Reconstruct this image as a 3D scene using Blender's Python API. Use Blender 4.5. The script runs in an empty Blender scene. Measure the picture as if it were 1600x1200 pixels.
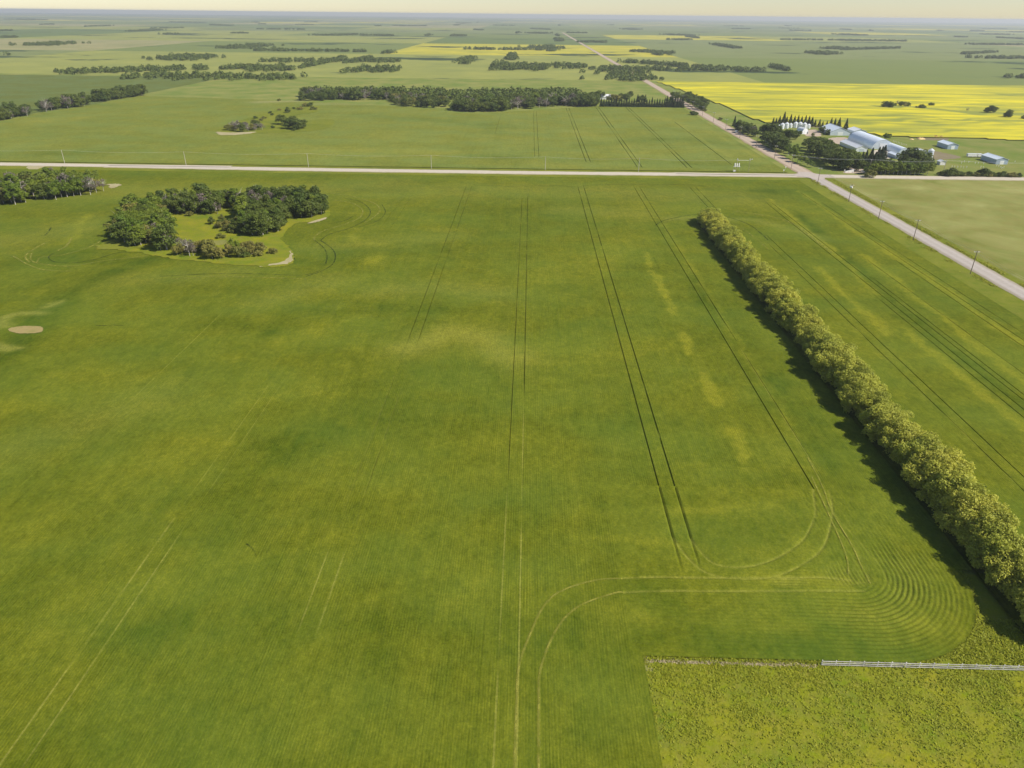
import bpy, bmesh, math, random
import numpy as np
from mathutils import Vector, Matrix
D = bpy.data
C = bpy.context.scene.collection
rng = np.random.default_rng(7)
random.seed(7)

# ------------------------------------------------------------------ camera
F_PX, PITCH, YAW, ROLL, H = 1110.0, math.radians(27.5), math.radians(-1.1), 0.0105, 100.0
fw = np.array([math.sin(YAW)*math.cos(PITCH), math.cos(YAW)*math.cos(PITCH), -math.sin(PITCH)])
r0 = np.cross(fw, [0, 0, 1]); r0 /= np.linalg.norm(r0); u0 = np.cross(r0, fw)
RT = math.cos(ROLL)*r0 + math.sin(ROLL)*u0
UP = math.cos(ROLL)*u0 - math.sin(ROLL)*r0
cam = D.objects.new('camera', D.cameras.new('camera')); C.objects.link(cam)
cam.matrix_world = Matrix(((RT[0], UP[0], -fw[0], 0), (RT[1], UP[1], -fw[1], 0), (RT[2], UP[2], -fw[2], H), (0, 0, 0, 1)))
cam.data.sensor_width = 36; cam.data.lens = 36*F_PX/1600
cam.data.clip_start = 1; cam.data.clip_end = 80000
bpy.context.scene.camera = cam

def g(x, y, z=0.0):
    """ground point (world metres) of a survey reading taken from the photograph"""
    d = RT*(x-800) - UP*(y-600) + fw*F_PX
    t = (H-z)/-d[2]
    return float(d[0]*t), float(d[1]*t)

# ------------------------------------------------------------------ light
SUN_AZ, SUN_EL = math.radians(113), math.radians(43)
world = D.worlds.new('World'); bpy.context.scene.world = world; world.use_nodes = True
wn = world.node_tree.nodes; wl = world.node_tree.links
sky = wn.new('ShaderNodeTexSky'); sky.sky_type = 'NISHITA'; sky.sun_disc = False
sky.sun_elevation = SUN_EL; sky.sun_rotation = SUN_AZ; sky.air_density = 1.0; sky.dust_density = .3; sky.altitude = 700
wl.new(sky.outputs[0], wn['Background'].inputs[0]); wn['Background'].inputs[1].default_value = 0.08
sun = D.objects.new('sun', D.lights.new('sun', 'SUN')); C.objects.link(sun)
sun.data.energy = 4.8; sun.data.angle = math.radians(0.53); sun.data.color = (1, .94, .85)
sd = Vector((math.sin(SUN_AZ)*math.cos(SUN_EL), math.cos(SUN_AZ)*math.cos(SUN_EL), math.sin(SUN_EL)))
sun.rotation_euler = sd.to_track_quat('Z', 'Y').to_euler()
vs = bpy.context.scene.view_settings
vs.view_transform = 'Standard'; vs.look = 'None'; vs.gamma = 1; vs.exposure = 0.4; vs.use_curve_mapping = False

# ------------------------------------------------------------------ node helpers
class NT:
    def __init__(s, name, rough=.9, spec=.2):
        s.m = D.materials.new(name); s.m.use_nodes = True
        s.n = s.m.node_tree.nodes; s.l = s.m.node_tree.links
        s.b = s.n['Principled BSDF']; s.b.inputs['Roughness'].default_value = rough
        s.b.inputs['Specular IOR Level'].default_value = spec
        s.pos = s.n.new('ShaderNodeNewGeometry').outputs['Position']
    def put(s, sock, v):
        if isinstance(v, (int, float)): sock.default_value = v
        elif isinstance(v, tuple): sock.default_value = v if len(v) == len(sock.default_value) else (*v, 1)
        else: s.l.new(v, sock)
    def noise(s, scale, detail=3, sc=(1, 1, 1), rough=.55, vec=None, dist=0):
        mp = s.n.new('ShaderNodeMapping'); mp.inputs['Scale'].default_value = sc
        s.l.new(vec or s.pos, mp.inputs[0])
        t = s.n.new('ShaderNodeTexNoise'); t.inputs['Scale'].default_value = scale
        t.inputs['Detail'].default_value = detail; t.inputs['Roughness'].default_value = rough
        t.inputs['Distortion'].default_value = dist
        s.l.new(mp.outputs[0], t.inputs['Vector']); return t.outputs['Fac']
    def rng(s, v, a, b, c=0., d=1.):
        t = s.n.new('ShaderNodeMapRange'); s.put(t.inputs[0], v)
        for i, q in enumerate((a, b, c, d)): t.inputs[i+1].default_value = q
        return t.outputs[0]
    def math(s, op, a, b=0., clamp=False):
        t = s.n.new('ShaderNodeMath'); t.operation = op; t.use_clamp = clamp
        s.put(t.inputs[0], a); s.put(t.inputs[1], b); return t.outputs[0]
    def mix(s, f, a, b, mode='MIX'):
        t = s.n.new('ShaderNodeMix'); t.data_type = 'RGBA'; t.blend_type = mode
        s.put(t.inputs[0], f); s.put(t.inputs[6], a); s.put(t.inputs[7], b); return t.outputs[2]
    def attr(s, name):
        t = s.n.new('ShaderNodeAttribute'); t.attribute_name = name; return t.outputs['Fac']
    def bump(s, h, dist, strength=1.):
        t = s.n.new('ShaderNodeBump'); t.inputs['Distance'].default_value = dist; t.inputs['Strength'].default_value = strength
        s.put(t.inputs['Height'], h); s.l.new(t.outputs[0], s.b.inputs['Normal'])
    def col(s, c): s.put(s.b.inputs['Base Color'], c); return s.m

def simple(name, c, rough=.7, var=.12, scale=1.5, spec=.3, metal=0):
    t = NT(name, rough, spec); t.b.inputs['Metallic'].default_value = metal
    f = t.rng(t.noise(scale, 4), .3, .7)
    d = tuple(x*(1-var) for x in c); e = tuple(min(1, x*(1+var)) for x in c)
    return t.col(t.mix(f, d, e))

def crop_material(name, lush, dry, straw, row=(2.6, .05, 1), hedge=1.):
    t = NT(name, .95, .0)
    a = t.rng(t.noise(.011, 5, (1, 1.3, 1), .6, dist=.8), .33, .67)
    b = t.rng(t.noise(.055, 5, (1, .8, 1), .62, dist=.6), .32, .68)
    c = t.rng(t.noise(.35, 4, (1, .45, 1), .65), .3, .7)
    r = t.rng(t.noise(1., 3, row, .6), .3, .7)
    w = t.rng(t.noise(1., 2, (.26, .006, 1), .5), .35, .65)
    c2 = t.rng(t.noise(.14, 4, (.7, 1.2, 1), .7, dist=.5), .3, .7)
    w2 = t.rng(t.noise(1., 2, (.012, .11, 1), .5), .35, .65)
    f = t.math('MULTIPLY', a, .24)
    for s_, k in ((b, .24), (c, .24), (r, .10), (w, .08), (w2, .08), (c2, .14)):
        f = t.math('ADD', f, t.math('MULTIPLY', s_, k))
    f = t.math('SUBTRACT', t.math('MULTIPLY', f, 1.0), .12)
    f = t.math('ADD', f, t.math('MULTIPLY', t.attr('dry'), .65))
    f = t.math('SUBTRACT', f, t.math('MULTIPLY', t.attr('lush'), .6), True)
    col = t.mix(f, lush, dry)
    fine = t.rng(t.noise(2.3, 3, (1, 1, 1), .7), .25, .75)
    g2 = t.rng(t.noise(.85, 4, (1, .7, 1), .75), .32, .68)
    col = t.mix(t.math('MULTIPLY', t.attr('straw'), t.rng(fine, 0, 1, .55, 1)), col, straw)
    col = t.mix(t.rng(fine, 0, 1, .6, 0), col, (.3, .38, .3), 'MULTIPLY')
    col = t.mix(t.rng(g2, 0, 1, .6, 0), col, (.35, .42, .3), 'MULTIPLY')
    if hedge > 0:
        sx = t.n.new('ShaderNodeSeparateXYZ'); t.l.new(t.pos, sx.inputs[0])
        ph = t.math('ADD', t.math('MULTIPLY', sx.outputs[0], 2*math.pi/.52), t.math('MULTIPLY', t.noise(.6, 2), 2.5))
        rows_ = t.math('MULTIPLY', t.rng(t.math('SINE', ph), -1, 1, .34, 0), t.rng(t.noise(.12, 3), .35, .6, .25, 1))
        col = t.mix(t.math('MULTIPLY', rows_, hedge), col, (.3, .42, .25), 'MULTIPLY')
    # hue drift: some patches more olive, some bluer green
    hue = t.rng(t.noise(.025, 3, (1, 1.4, 1)), .4, .62)
    col = t.mix(t.math('MULTIPLY', hue, .22), col, tuple(x*y for x, y in zip(lush, (.85, 1.15, 2.4))))
    h = t.math('ADD', t.noise(1.7, 4, (1, .8, 1), .7), t.math('MULTIPLY', r, .35))
    t.bump(h, .2, .6)
    return t.col(col)

M_CROP = crop_material('crop_green', (.108, .145, .011), (.318, .302, .026), (.47, .42, .09))
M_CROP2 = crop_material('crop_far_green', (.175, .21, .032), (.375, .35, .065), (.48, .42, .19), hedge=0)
M_CROPH = crop_material('crop_headland_green', (.108, .145, .011), (.318, .302, .026), (.47, .42, .09), row=(.4, .4, 1), hedge=0)
def grass_material(name, a, b, c, s1=.03, s2=.3):
    t = NT(name, .95, .0)
    f = t.rng(t.noise(s1, 5, rough=.6, dist=.5), .35, .65)
    k = t.rng(t.noise(s2, 4, rough=.65), .3, .7)
    col = t.mix(f, a, b)
    col = t.mix(t.math('MULTIPLY', k, .55), col, c)
    fine = t.rng(t.noise(2.5, 3, rough=.7), .3, .7, .35, 0)
    col = t.mix(fine, col, (.35, .4, .3), 'MULTIPLY')
    t.bump(t.noise(1.4, 4, rough=.7), .25, .7)
    return t.col(col)
M_VERGE = grass_material('verge_grass', (.10, .15, .012), (.2, .22, .02), (.25, .23, .05))
M_PASTURE = grass_material('pasture_grass', (.16, .19, .035), (.34, .345, .12), (.27, .215, .07), .02, .09)
M_YARD = grass_material('yard_grass', (.13, .2, .03), (.26, .25, .08), (.2, .22, .05), .03, .15)
M_BRIGHT = grass_material('bright_grass', (.13, .2, .01), (.27, .27, .012), (.24, .2, .05), .08, .5)
M_TAN = grass_material('pale_soil', (.42, .34, .2), (.5, .42, .27), (.3, .3, .12), .06, .4)
M_SOIL = grass_material('tan_soil', (.36, .27, .12), (.43, .32, .15), (.24, .24, .06), .06, .4)
M_DIRT = grass_material('trodden_dirt', (.22, .17, .12), (.28, .22, .16), (.2, .2, .07), .05, .3)
def gravel(name, c, edge):
    t = NT(name, .95, .1)
    a = t.rng(t.noise(.5, 5, (1, 1, 1), .7), .3, .7)
    k = t.attr('edge')
    col = t.mix(a, tuple(x*.88 for x in c), tuple(min(1, x*1.1) for x in c))
    col = t.mix(t.math('MULTIPLY', k, t.rng(t.noise(.25, 4), .35, .65, .5, 1)), col, edge)
    tr = t.math('MULTIPLY', t.attr('rut'), .35)
    col = t.mix(tr, col, tuple(min(1, x*1.2) for x in c))
    t.bump(t.noise(3., 3), .05, .5)
    return t.col(col)
M_GRAVEL = gravel('gravel', (.5, .44, .35), (.3, .25, .14))
M_GRAVEL2 = gravel('brown_gravel', (.42, .335, .255), (.3, .22, .13))
M_PAVE = gravel('worn_pavement', (.39, .345, .305), (.27, .23, .14))
def canola_material():
    t = NT('canola', .85, .1)
    a = t.rng(t.noise(.009, 5, (.55, 2.2, 1), .6, dist=.6), .40, .63)
    b = t.rng(t.noise(.03, 5, (.35, 2.4, 1), .65, dist=.4), .40, .66)
    f = t.math('ADD', t.math('MULTIPLY', a, .55), t.math('MULTIPLY', b, .5))
    f = t.math('SUBTRACT', f, t.attr('lush'), True)
    col = t.mix(f, (.24, .26, .04), (.74, .62, .012))
    t.bump(t.noise(1., 3), .3, .6)
    return t.col(col)
M_CANOLA = canola_material()

def leaf_material(name, a, b, hue=.0, trans=.25):
    t = NT(name, .6, .2)
    oi = t.n.new('ShaderNodeObjectInfo').outputs['Random']
    v = t.attr('leaf')
    f = t.math('ADD', t.math('MULTIPLY', v, .7), t.math('MULTIPLY', oi, .3))
    col = t.mix(f, a, b)
    col = t.mix(t.math('MULTIPLY', t.rng(oi, .0, 1.), hue), col, (b[0]*1.3, b[1]*.95, b[2]*1.2))
    t.put(t.b.inputs['Base Color'], col)
    tr = t.n.new('ShaderNodeBsdfTranslucent'); t.put(tr.inputs[0], t.mix(.4, col, (b[0]*1.4, b[1]*1.4, b[2])))
    ms = t.n.new('ShaderNodeMixShader'); ms.inputs[0].default_value = trans
    t.l.new(t.b.outputs[0], ms.inputs[1]); t.l.new(tr.outputs[0], ms.inputs[2])
    t.l.new(ms.outputs[0], t.n['Material Output'].inputs[0]); return t.m
L_WILLOW = leaf_material('willow_leaves', (.18, .22, .026), (.53, .53, .07), .15, .3)
L_POPLAR = leaf_material('poplar_leaves', (.055, .1, .01), (.2, .26, .022), .25, .15)
L_DARK = leaf_material('dark_leaves', (.042, .072, .01), (.14, .18, .026), .2, .15)
L_OLIVE = leaf_material('olive_leaves', (.08, .1, .018), (.25, .25, .05), .35, .15)
L_SPRUCE = leaf_material('spruce_needles', (.022, .038, .014), (.05, .075, .026), .1, .1)
L_GREY = leaf_material('grey_twigs', (.1, .085, .065), (.22, .19, .15), .2, .1)
M_BARK = simple('bark', (.16, .12, .09), .9)
M_PALEBARK = simple('pale_bark', (.45, .41, .36), .9)

# ------------------------------------------------------------------ object helpers
def mesh_obj(name, verts, faces, mat, parent=None, attrs=None, smooth=False):
    me = D.meshes.new(name)
    V = np.asarray(verts, np.float32); nf = len(faces)
    if isinstance(faces, np.ndarray):
        k = faces.shape[1]; me.vertices.add(len(V)); me.vertices.foreach_set('co', V.ravel())
        me.loops.add(nf*k); me.loops.foreach_set('vertex_index', faces.ravel().astype(np.int32))
        me.polygons.add(nf); me.polygons.foreach_set('loop_start', np.arange(0, nf*k, k, dtype=np.int32))
        me.update(calc_edges=True)
    else:
        me.from_pydata([tuple(map(float, v)) for v in V], [], faces)
    if attrs:
        for a, (dom, vals) in attrs.items():
            at = me.attributes.new(a, 'FLOAT', dom); at.data.foreach_set('value', np.asarray(vals, np.float32))
    me.validate(); me.polygons.foreach_set('use_smooth', np.full(len(me.polygons), bool(smooth))); me.materials.append(mat)
    o = D.objects.new(name, me); C.objects.link(o)
    if parent: o.parent = parent
    return o
def tag(o, label=None, cat=None, group=None, kind=None):
    for k, v in (('label', label), ('category', cat), ('group', group), ('kind', kind)):
        if v: o[k] = v
    return o
def empty(name, loc, rz=0, label=None, cat=None, group=None):
    o = D.objects.new(name, None); C.objects.link(o); o.location = loc; o.rotation_euler = (0, 0, rz)
    o.empty_display_size = .5
    return tag(o, label, cat, group)
class MB:
    def __init__(s): s.v = []; s.f = []
    def box(s, x0, x1, y0, y1, z0, z1):
        b = len(s.v)
        s.v += [(x0, y0, z0), (x1, y0, z0), (x1, y1, z0), (x0, y1, z0), (x0, y0, z1), (x1, y0, z1), (x1, y1, z1), (x0, y1, z1)]
        s.f += [tuple(b+i for i in q) for q in ((3, 2, 1, 0), (4, 5, 6, 7), (0, 1, 5, 4), (1, 2, 6, 5), (2, 3, 7, 6), (3, 0, 4, 7))]
        return s
    def tube(s, pts, rad, n=6, cap=True):
        b = len(s.v); m = len(pts)
        for i, p in enumerate(pts):
            d = Vector(pts[min(i+1, m-1)])-Vector(pts[max(i-1, 0)])
            a = d.cross(Vector((0, 0, 1)) if abs(d.normalized().z) < .9 else Vector((1, 0, 0))).normalized(); c = d.cross(a).normalized()
            r = rad[i] if hasattr(rad, '__len__') else rad
            for k in range(n):
                t = 2*math.pi*k/n; q = Vector(p)+(a*math.cos(t)+c*math.sin(t))*r; s.v.append(tuple(q))
        for i in range(m-1):
            for k in range(n):
                s.f.append((b+i*n+k, b+i*n+(k+1) % n, b+(i+1)*n+(k+1) % n, b+(i+1)*n+k))
        if cap: s.f.append(tuple(b+k for k in range(n))[::-1]); s.f.append(tuple(b+(m-1)*n+k for k in range(n)))
        return s
    def poly(s, pts): b = len(s.v); s.v += [tuple(p) for p in pts]; s.f.append(tuple(range(b, b+len(pts)))); return s
    def prism(s, prof, y0, y1):           # profile in x,z extruded along y
        n = len(prof); b = len(s.v)
        s.v += [(x, y0, z) for x, z in prof]+[(x, y1, z) for x, z in prof]
        s.f.append(tuple(b+i for i in range(n))); s.f.append(tuple(b+n+i for i in range(n))[::-1])
        for i in range(n): j = (i+1) % n; s.f.append((b+j, b+i, b+n+i, b+n+j))
        return s
    def lathe(s, prof, n=20, cx=0, cy=0):
        b = len(s.v)
        for r, z in prof:
            for k in range(n): t = 2*math.pi*k/n; s.v.append((cx+r*math.cos(t), cy+r*math.sin(t), z))
        for i in range(len(prof)-1):
            for k in range(n): s.f.append((b+i*n+k, b+i*n+(k+1) % n, b+(i+1)*n+(k+1) % n, b+(i+1)*n+k))
        return s
    def build(s, name, mat, parent=None, smooth=False):
        return mesh_obj(name, s.v, s.f, mat, parent, smooth=smooth)
def copy_tree(o, parent=None):
    c = o.copy(); C.objects.link(c); c.parent = parent
    for ch in [q for q in o.children]: copy_tree(ch, c)
    return c

def vnoise(X, Y, scale, seed=0):
    r = np.random.default_rng(seed); T = r.random((64, 64))
    x = X*scale; y = Y*scale; xi = np.floor(x).astype(int); yi = np.floor(y).astype(int); fx = x-xi; fy = y-yi
    fx = fx*fx*(3-2*fx); fy = fy*fy*(3-2*fy); q = lambda a, b: T[a % 64, b % 64]
    return (q(xi, yi)*(1-fx)+q(xi+1, yi)*fx)*(1-fy)+(q(xi, yi+1)*(1-fx)+q(xi+1, yi+1)*fx)*fy

def seg_dist(X, Y, pts):
    d = np.full(X.shape, 1e9)
    for (x0, y0), (x1, y1) in zip(pts[:-1], pts[1:]):
        L = (x1-x0)**2+(y1-y0)**2+1e-9
        t = np.clip(((X-x0)*(x1-x0)+(Y-y0)*(y1-y0))/L, 0, 1)
        d = np.minimum(d, np.hypot(X-x0-t*(x1-x0), Y-y0-t*(y1-y0)))
    return d
def inside(X, Y, poly):
    r = np.zeros(X.shape, bool); n = len(poly); j = n-1
    for i in range(n):
        xi, yi = poly[i]; xj, yj = poly[j]
        c = ((yi > Y) != (yj > Y)) & (X < (xj-xi)*(Y-yi)/(yj-yi+1e-12)+xi)
        r ^= c; j = i
    return r
def grid_obj(name, xs, ys, zf, keep, mat, attrs, smooth=False):
    X, Y = np.meshgrid(xs, ys); Z = zf(X, Y); nx, ny = len(xs), len(ys)
    idx = np.arange(nx*ny).reshape(ny, nx)
    F = np.stack([idx[:-1, :-1], idx[:-1, 1:], idx[1:, 1:], idx[1:, :-1]], -1).reshape(-1, 4)
    cx = ((X[:-1, :-1]+X[1:, 1:])/2).ravel(); cy = ((Y[:-1, :-1]+Y[1:, 1:])/2).ravel()
    F = F[keep(cx, cy)]
    V = np.stack([X, Y, Z], -1).reshape(-1, 3)
    used = np.zeros(len(V), bool); used[F.ravel()] = True; re = np.cumsum(used)-1
    A = {k: ('POINT', v(X, Y).ravel()[used]) for k, v in attrs.items()}
    return mesh_obj(name, V[used], re[F], mat, attrs=A, smooth=smooth)

def sheet(name, pts, z, mat, fine=True, kind='structure'):
    """flat patch from a smooth closed outline"""
    bm = bmesh.new(); vs_ = [bm.verts.new((x, y, z)) for x, y in pts]; bm.faces.new(vs_)
    bmesh.ops.triangulate(bm, faces=bm.faces[:]); bmesh.ops.recalc_face_normals(bm, faces=bm.faces[:])
    if sum(f.normal.z for f in bm.faces) < 0: bmesh.ops.reverse_faces(bm, faces=bm.faces[:])
    me = D.meshes.new(name); bm.to_mesh(me); me.materials.append(mat); bm.free()
    o = D.objects.new(name, me); C.objects.link(o); return tag(o, kind=kind)
def wobble(pts, k=10, amp=.6, seed=1):
    """closed Catmull-Rom with a ragged edge"""
    r = np.random.default_rng(seed); out = []; n = len(pts)
    for i in range(n):
        p = [np.array(pts[(i+j-1) % n]) for j in range(4)]
        for s in range(k):
            t = s/k
            q = .5*((2*p[1])+(-p[0]+p[2])*t+(2*p[0]-5*p[1]+4*p[2]-p[3])*t*t+(-p[0]+3*p[1]-3*p[2]+p[3])*t**3)
            out.append(tuple(q+r.normal(0, amp, 2)))
    return out
def spline(pts, k=10):
    out = []; n = len(pts)
    for i in range(n-1):
        p = [np.array(pts[max(0, min(n-1, i+j-1))], float) for j in range(4)]
        for s in range(k):
            t = s/k
            out.append(.5*((2*p[1])+(-p[0]+p[2])*t+(2*p[0]-5*p[1]+4*p[2]-p[3])*t*t+(-p[0]+3*p[1]-3*p[2]+p[3])*t**3))
    out.append(np.array(pts[-1], float)); return np.array(out)
def ribbon(name, pts, halfw, z, mat, cols, kind='structure', k=10, wav=0., attrs=('edge', 'rut')):
    """cols = list of (offset fraction, dz, edge, rut)"""
    P = spline(pts, k); T = np.gradient(P, axis=0); T /= np.linalg.norm(T, axis=1)[:, None]; N = np.stack([-T[:, 1], T[:, 0]], 1)
    V = []; E_ = []; R_ = []; m = len(cols)
    for i, (p, n) in enumerate(zip(P, N)):
        for j, (o, dz, e, ru) in enumerate(cols):
            w = (vnoise(np.array(i*.7), np.array(j*3.1), 1., 5)-.5)*wav if j in (0, m-1) else 0
            q = p+n*(o*halfw+w); V.append((q[0], q[1], z+dz)); E_.append(e); R_.append(ru)
    F = np.array([(i*m+j, i*m+j+1, (i+1)*m+j+1, (i+1)*m+j) for i in range(len(P)-1) for j in range(m-1)])[:, ::-1]
    o = mesh_obj(name, V, F, mat, attrs={attrs[0]: ('POINT', E_), attrs[1]: ('POINT', R_)})
    return tag(o, kind=kind)

# ------------------------------------------------------------------ ground
def far_ground_material():
    t = NT('ground_patchwork', .95, .05)
    mp = t.n.new('ShaderNodeMapping'); mp.inputs['Location'].default_value = (-.5, -.65, 0); mp.inputs['Scale'].default_value = (1/805, 1/805, 1)
    t.l.new(t.pos, mp.inputs[0])
    fl = t.n.new('ShaderNodeVectorMath'); fl.operation = 'FLOOR'; t.l.new(mp.outputs[0], fl.inputs[0])
    wn_ = t.n.new('ShaderNodeTexWhiteNoise'); wn_.noise_dimensions = '2D'; t.l.new(fl.outputs[0], wn_.inputs['Vector'])
    cr = t.n.new('ShaderNodeValToRGB'); cr.color_ramp.interpolation = 'CONSTANT'
    el = cr.color_ramp.elements
    cols = [(.0, (.17, .2, .05)), (.24, (.6, .5, .03)), (.42, (.2, .22, .075)), (.6, (.12, .16, .04)), (.74, (.33, .29, .13)), (.84, (.52, .45, .04)), (.93, (.2, .23, .06))]
    cols[1] = (.24, (.3, .3, .07)); el[0].position = 0; el[0].color = (*cols[0][1], 1); el[1].position = cols[1][0]; el[1].color = (*cols[1][1], 1)
    for p, c in cols[2:]: e = el.new(p); e.color = (*c, 1)
    t.l.new(wn_.outputs['Value'], cr.inputs[0])
    n = t.rng(t.noise(.008, 6, rough=.65), .3, .7)
    col = t.mix(t.math('MULTIPLY', n, .6), cr.outputs[0], (.14, .18, .05))
    w = t.rng(t.noise(.0022, 5, (1, 1.6, 1), .6), .585, .62)
    col = t.mix(w, col, (.045, .07, .025))
    # near the farm: verge grass
    sx = t.n.new('ShaderNodeSeparateXYZ'); t.l.new(t.pos, sx.inputs[0])
    near = t.math('LESS_THAN', sx.outputs[1], 1330.)
    gr = t.mix(t.rng(t.noise(.03, 5), .35, .65), (.14, .19, .03), (.24, .24, .06))
    return t.col(t.mix(near, col, gr))
R_ = 24000
ground = mesh_obj('ground', [(-R_, -R_, 0), (R_, -R_, 0), (R_, R_, 0), (-R_, R_, 0)], [(0, 1, 2, 3)], far_ground_material())
tag(ground, kind='structure')

# haze
hz = MB().box(-R_-300, R_+300, -R_-300, R_+300, -1.5, 104.)
hm = D.materials.new('haze'); hm.use_nodes = True; hn = hm.node_tree
hn.nodes.remove(hn.nodes['Principled BSDF']); pv = hn.nodes.new('ShaderNodeVolumePrincipled')
pv.inputs['Color'].default_value = (.93, .96, 1, 1); pv.inputs['Density'].default_value = .00009; pv.inputs['Anisotropy'].default_value = .25
hn.links.new(pv.outputs[0], hn.nodes['Material Output'].inputs['Volume'])
tag(hz.build('haze', hm), kind='stuff')

# ---- strokes that vary the crop (world metres, read off the photograph)
def W(*p): return [g(x, y) for x, y in p]
DRY = []; LUSH = []; STRAW_SHEEN = []
def add(L, w, s, *p): L.append((W(*p), w, s))
for a, b in (((1020, 425), (1032, 447)), ((1042, 468), (1053, 492)), ((1066, 523), (1080, 553)), ((1093, 588), (1117, 632)), ((1138, 672), (1160, 718)), ((1030, 447), (1042, 468)), ((1008, 395), (1018, 418))):
    add(DRY, 1.25, 1.3, a, b)
add(DRY, 1.4, .35, (1060, 731), (1260, 735)); add(DRY, 1.4, .45, (1020, 798), (1210, 796)); add(DRY, 1.3, .4, (900, 843), (980, 843)); add(DRY, 1.3, .4, (995, 843), (1085, 852))
add(DRY, 3, .35, (1212, 700), (1225, 720)); add(DRY, 3.5, .4, (1170, 860), (1260, 862)); add(DRY, 3, .5, (720, 940), (745, 920)); add(DRY, 2, .5, (1425, 970), (1440, 972))
add(DRY, 2.5, .5, (1180, 905), (1310, 912)); add(DRY, 3, .4, (960, 960), (1010, 962)); add(DRY, 3, .35, (1130, 965), (1240, 975))
add(DRY, 1.6, .8, (116, 375), (126, 352), (142, 336)); add(DRY, 1.5, .6, (100, 382), (110, 372)); add(DRY, 2, .5, (545, 369), (567, 382), (597, 383)); add(DRY, 3, .7, (580, 412), (590, 402))
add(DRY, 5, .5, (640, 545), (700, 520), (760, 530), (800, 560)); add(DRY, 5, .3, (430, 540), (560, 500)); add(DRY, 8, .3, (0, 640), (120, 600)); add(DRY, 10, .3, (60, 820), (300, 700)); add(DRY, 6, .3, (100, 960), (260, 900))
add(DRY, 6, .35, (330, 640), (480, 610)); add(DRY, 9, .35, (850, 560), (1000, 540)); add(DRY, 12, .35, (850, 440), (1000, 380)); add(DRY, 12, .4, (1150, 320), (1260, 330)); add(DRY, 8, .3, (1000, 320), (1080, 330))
for a in ([(1415, 517), (1507, 595), (1600, 672)], [(1200, 312), (1300, 392), (1370, 462)], [(1250, 300), (1337, 362), (1450, 437), (1600, 540)], [(1350, 400), (1500, 520), (1600, 600)], [(1275, 420), (1340, 480), (1390, 525)]):
    add(DRY, 1.5, 1., *a)
add(DRY, 1.2, .5, (1034, 350), (1103, 455), (1145, 520), (1185, 590), (1230, 660), (1275, 740)) 
add(LUSH, 5, .7, (255, 402), (210, 415), (170, 428), (125, 452), (90, 475), (60, 498), (30, 535), (0, 570)); add(LUSH, 8, .3, (0, 500), (40, 530)); add(LUSH, 3, .4, (40, 452), (70, 442))
add(LUSH, 5, .35, (75, 395), (110, 402), (140, 395)); add(LUSH, 5, .4, (640, 300), (600, 298), (560, 298)); add(LUSH, 4, .4, (170, 340), (172, 365), (168, 378)); add(LUSH, 6, .35, (450, 410), (500, 415), (520, 405))
add(LUSH, 5, .35, (60, 410), (200, 410)); add(LUSH, 6, .3, (330, 500), (420, 520)); add(LUSH, 5, .3, (600, 480), (680, 482)); add(LUSH, 9, .3, (450, 700), (600, 640))
add(LUSH, 4, .5, (1010, 1000), (1100, 1005), (1300, 1012), (1420, 1015)); add(LUSH, 6, .3, (1000, 930), (1200, 985)); add(LUSH, 7, .35, (560, 985), (760, 1000), (900, 1005)); add(LUSH, 5, .45, (200, 1000), (270, 985)); add(LUSH, 4, .4, (380, 980), (460, 985))
add(LUSH, 3, .55, (1350, 440), (1500, 560), (1600, 640)); add(LUSH, 2.5, .5, (1240, 330), (1330, 410), (1400, 470)); add(LUSH, 8, .4, (1180, 300), (1260, 300)); add(LUSH, 6, .35, (1080, 440), (1180, 560), (1300, 720)); add(LUSH, 4, .4, (1420, 760), (1480, 860)); add(LUSH, 5, .3, (1100, 830), (1180, 850))
for a in ([(10, 512), (8, 500), (30, 492), (66, 492)], [(72, 482), (90, 474)], [(0, 540), (20, 548)]): add(STRAW_SHEEN, 1.8, .8, *a)
def stroke_field(L):
    def f(X, Y):
        o = np.zeros(X.shape)
        k_ = 1.
        wx = X+(vnoise(X, Y, .12, 3)-.5)*2.4; wy = Y+(vnoise(X, Y, .12, 4)-.5)*2.4
        wx = wx+(vnoise(X, Y, .5, 5)-.5)*2; wy = wy+(vnoise(X, Y, .5, 6)-.5)*1.2
        for pts, w, s in L:
            a = np.array(pts); m = (X > a[:, 0].min()-4*w-6) & (X < a[:, 0].max()+4*w+6) & (Y > a[:, 1].min()-4*w-6) & (Y < a[:, 1].max()+4*w+6)
            if m.any():
                d = seg_dist(wx[m], wy[m], pts); o[m] = np.maximum(o[m], s*np.exp(-(d/w)**2*.7))
        return o
    return f
f_dry, f_lush, f_straw_sheen = stroke_field(DRY), stroke_field(LUSH), stroke_field(STRAW_SHEEN)

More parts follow.
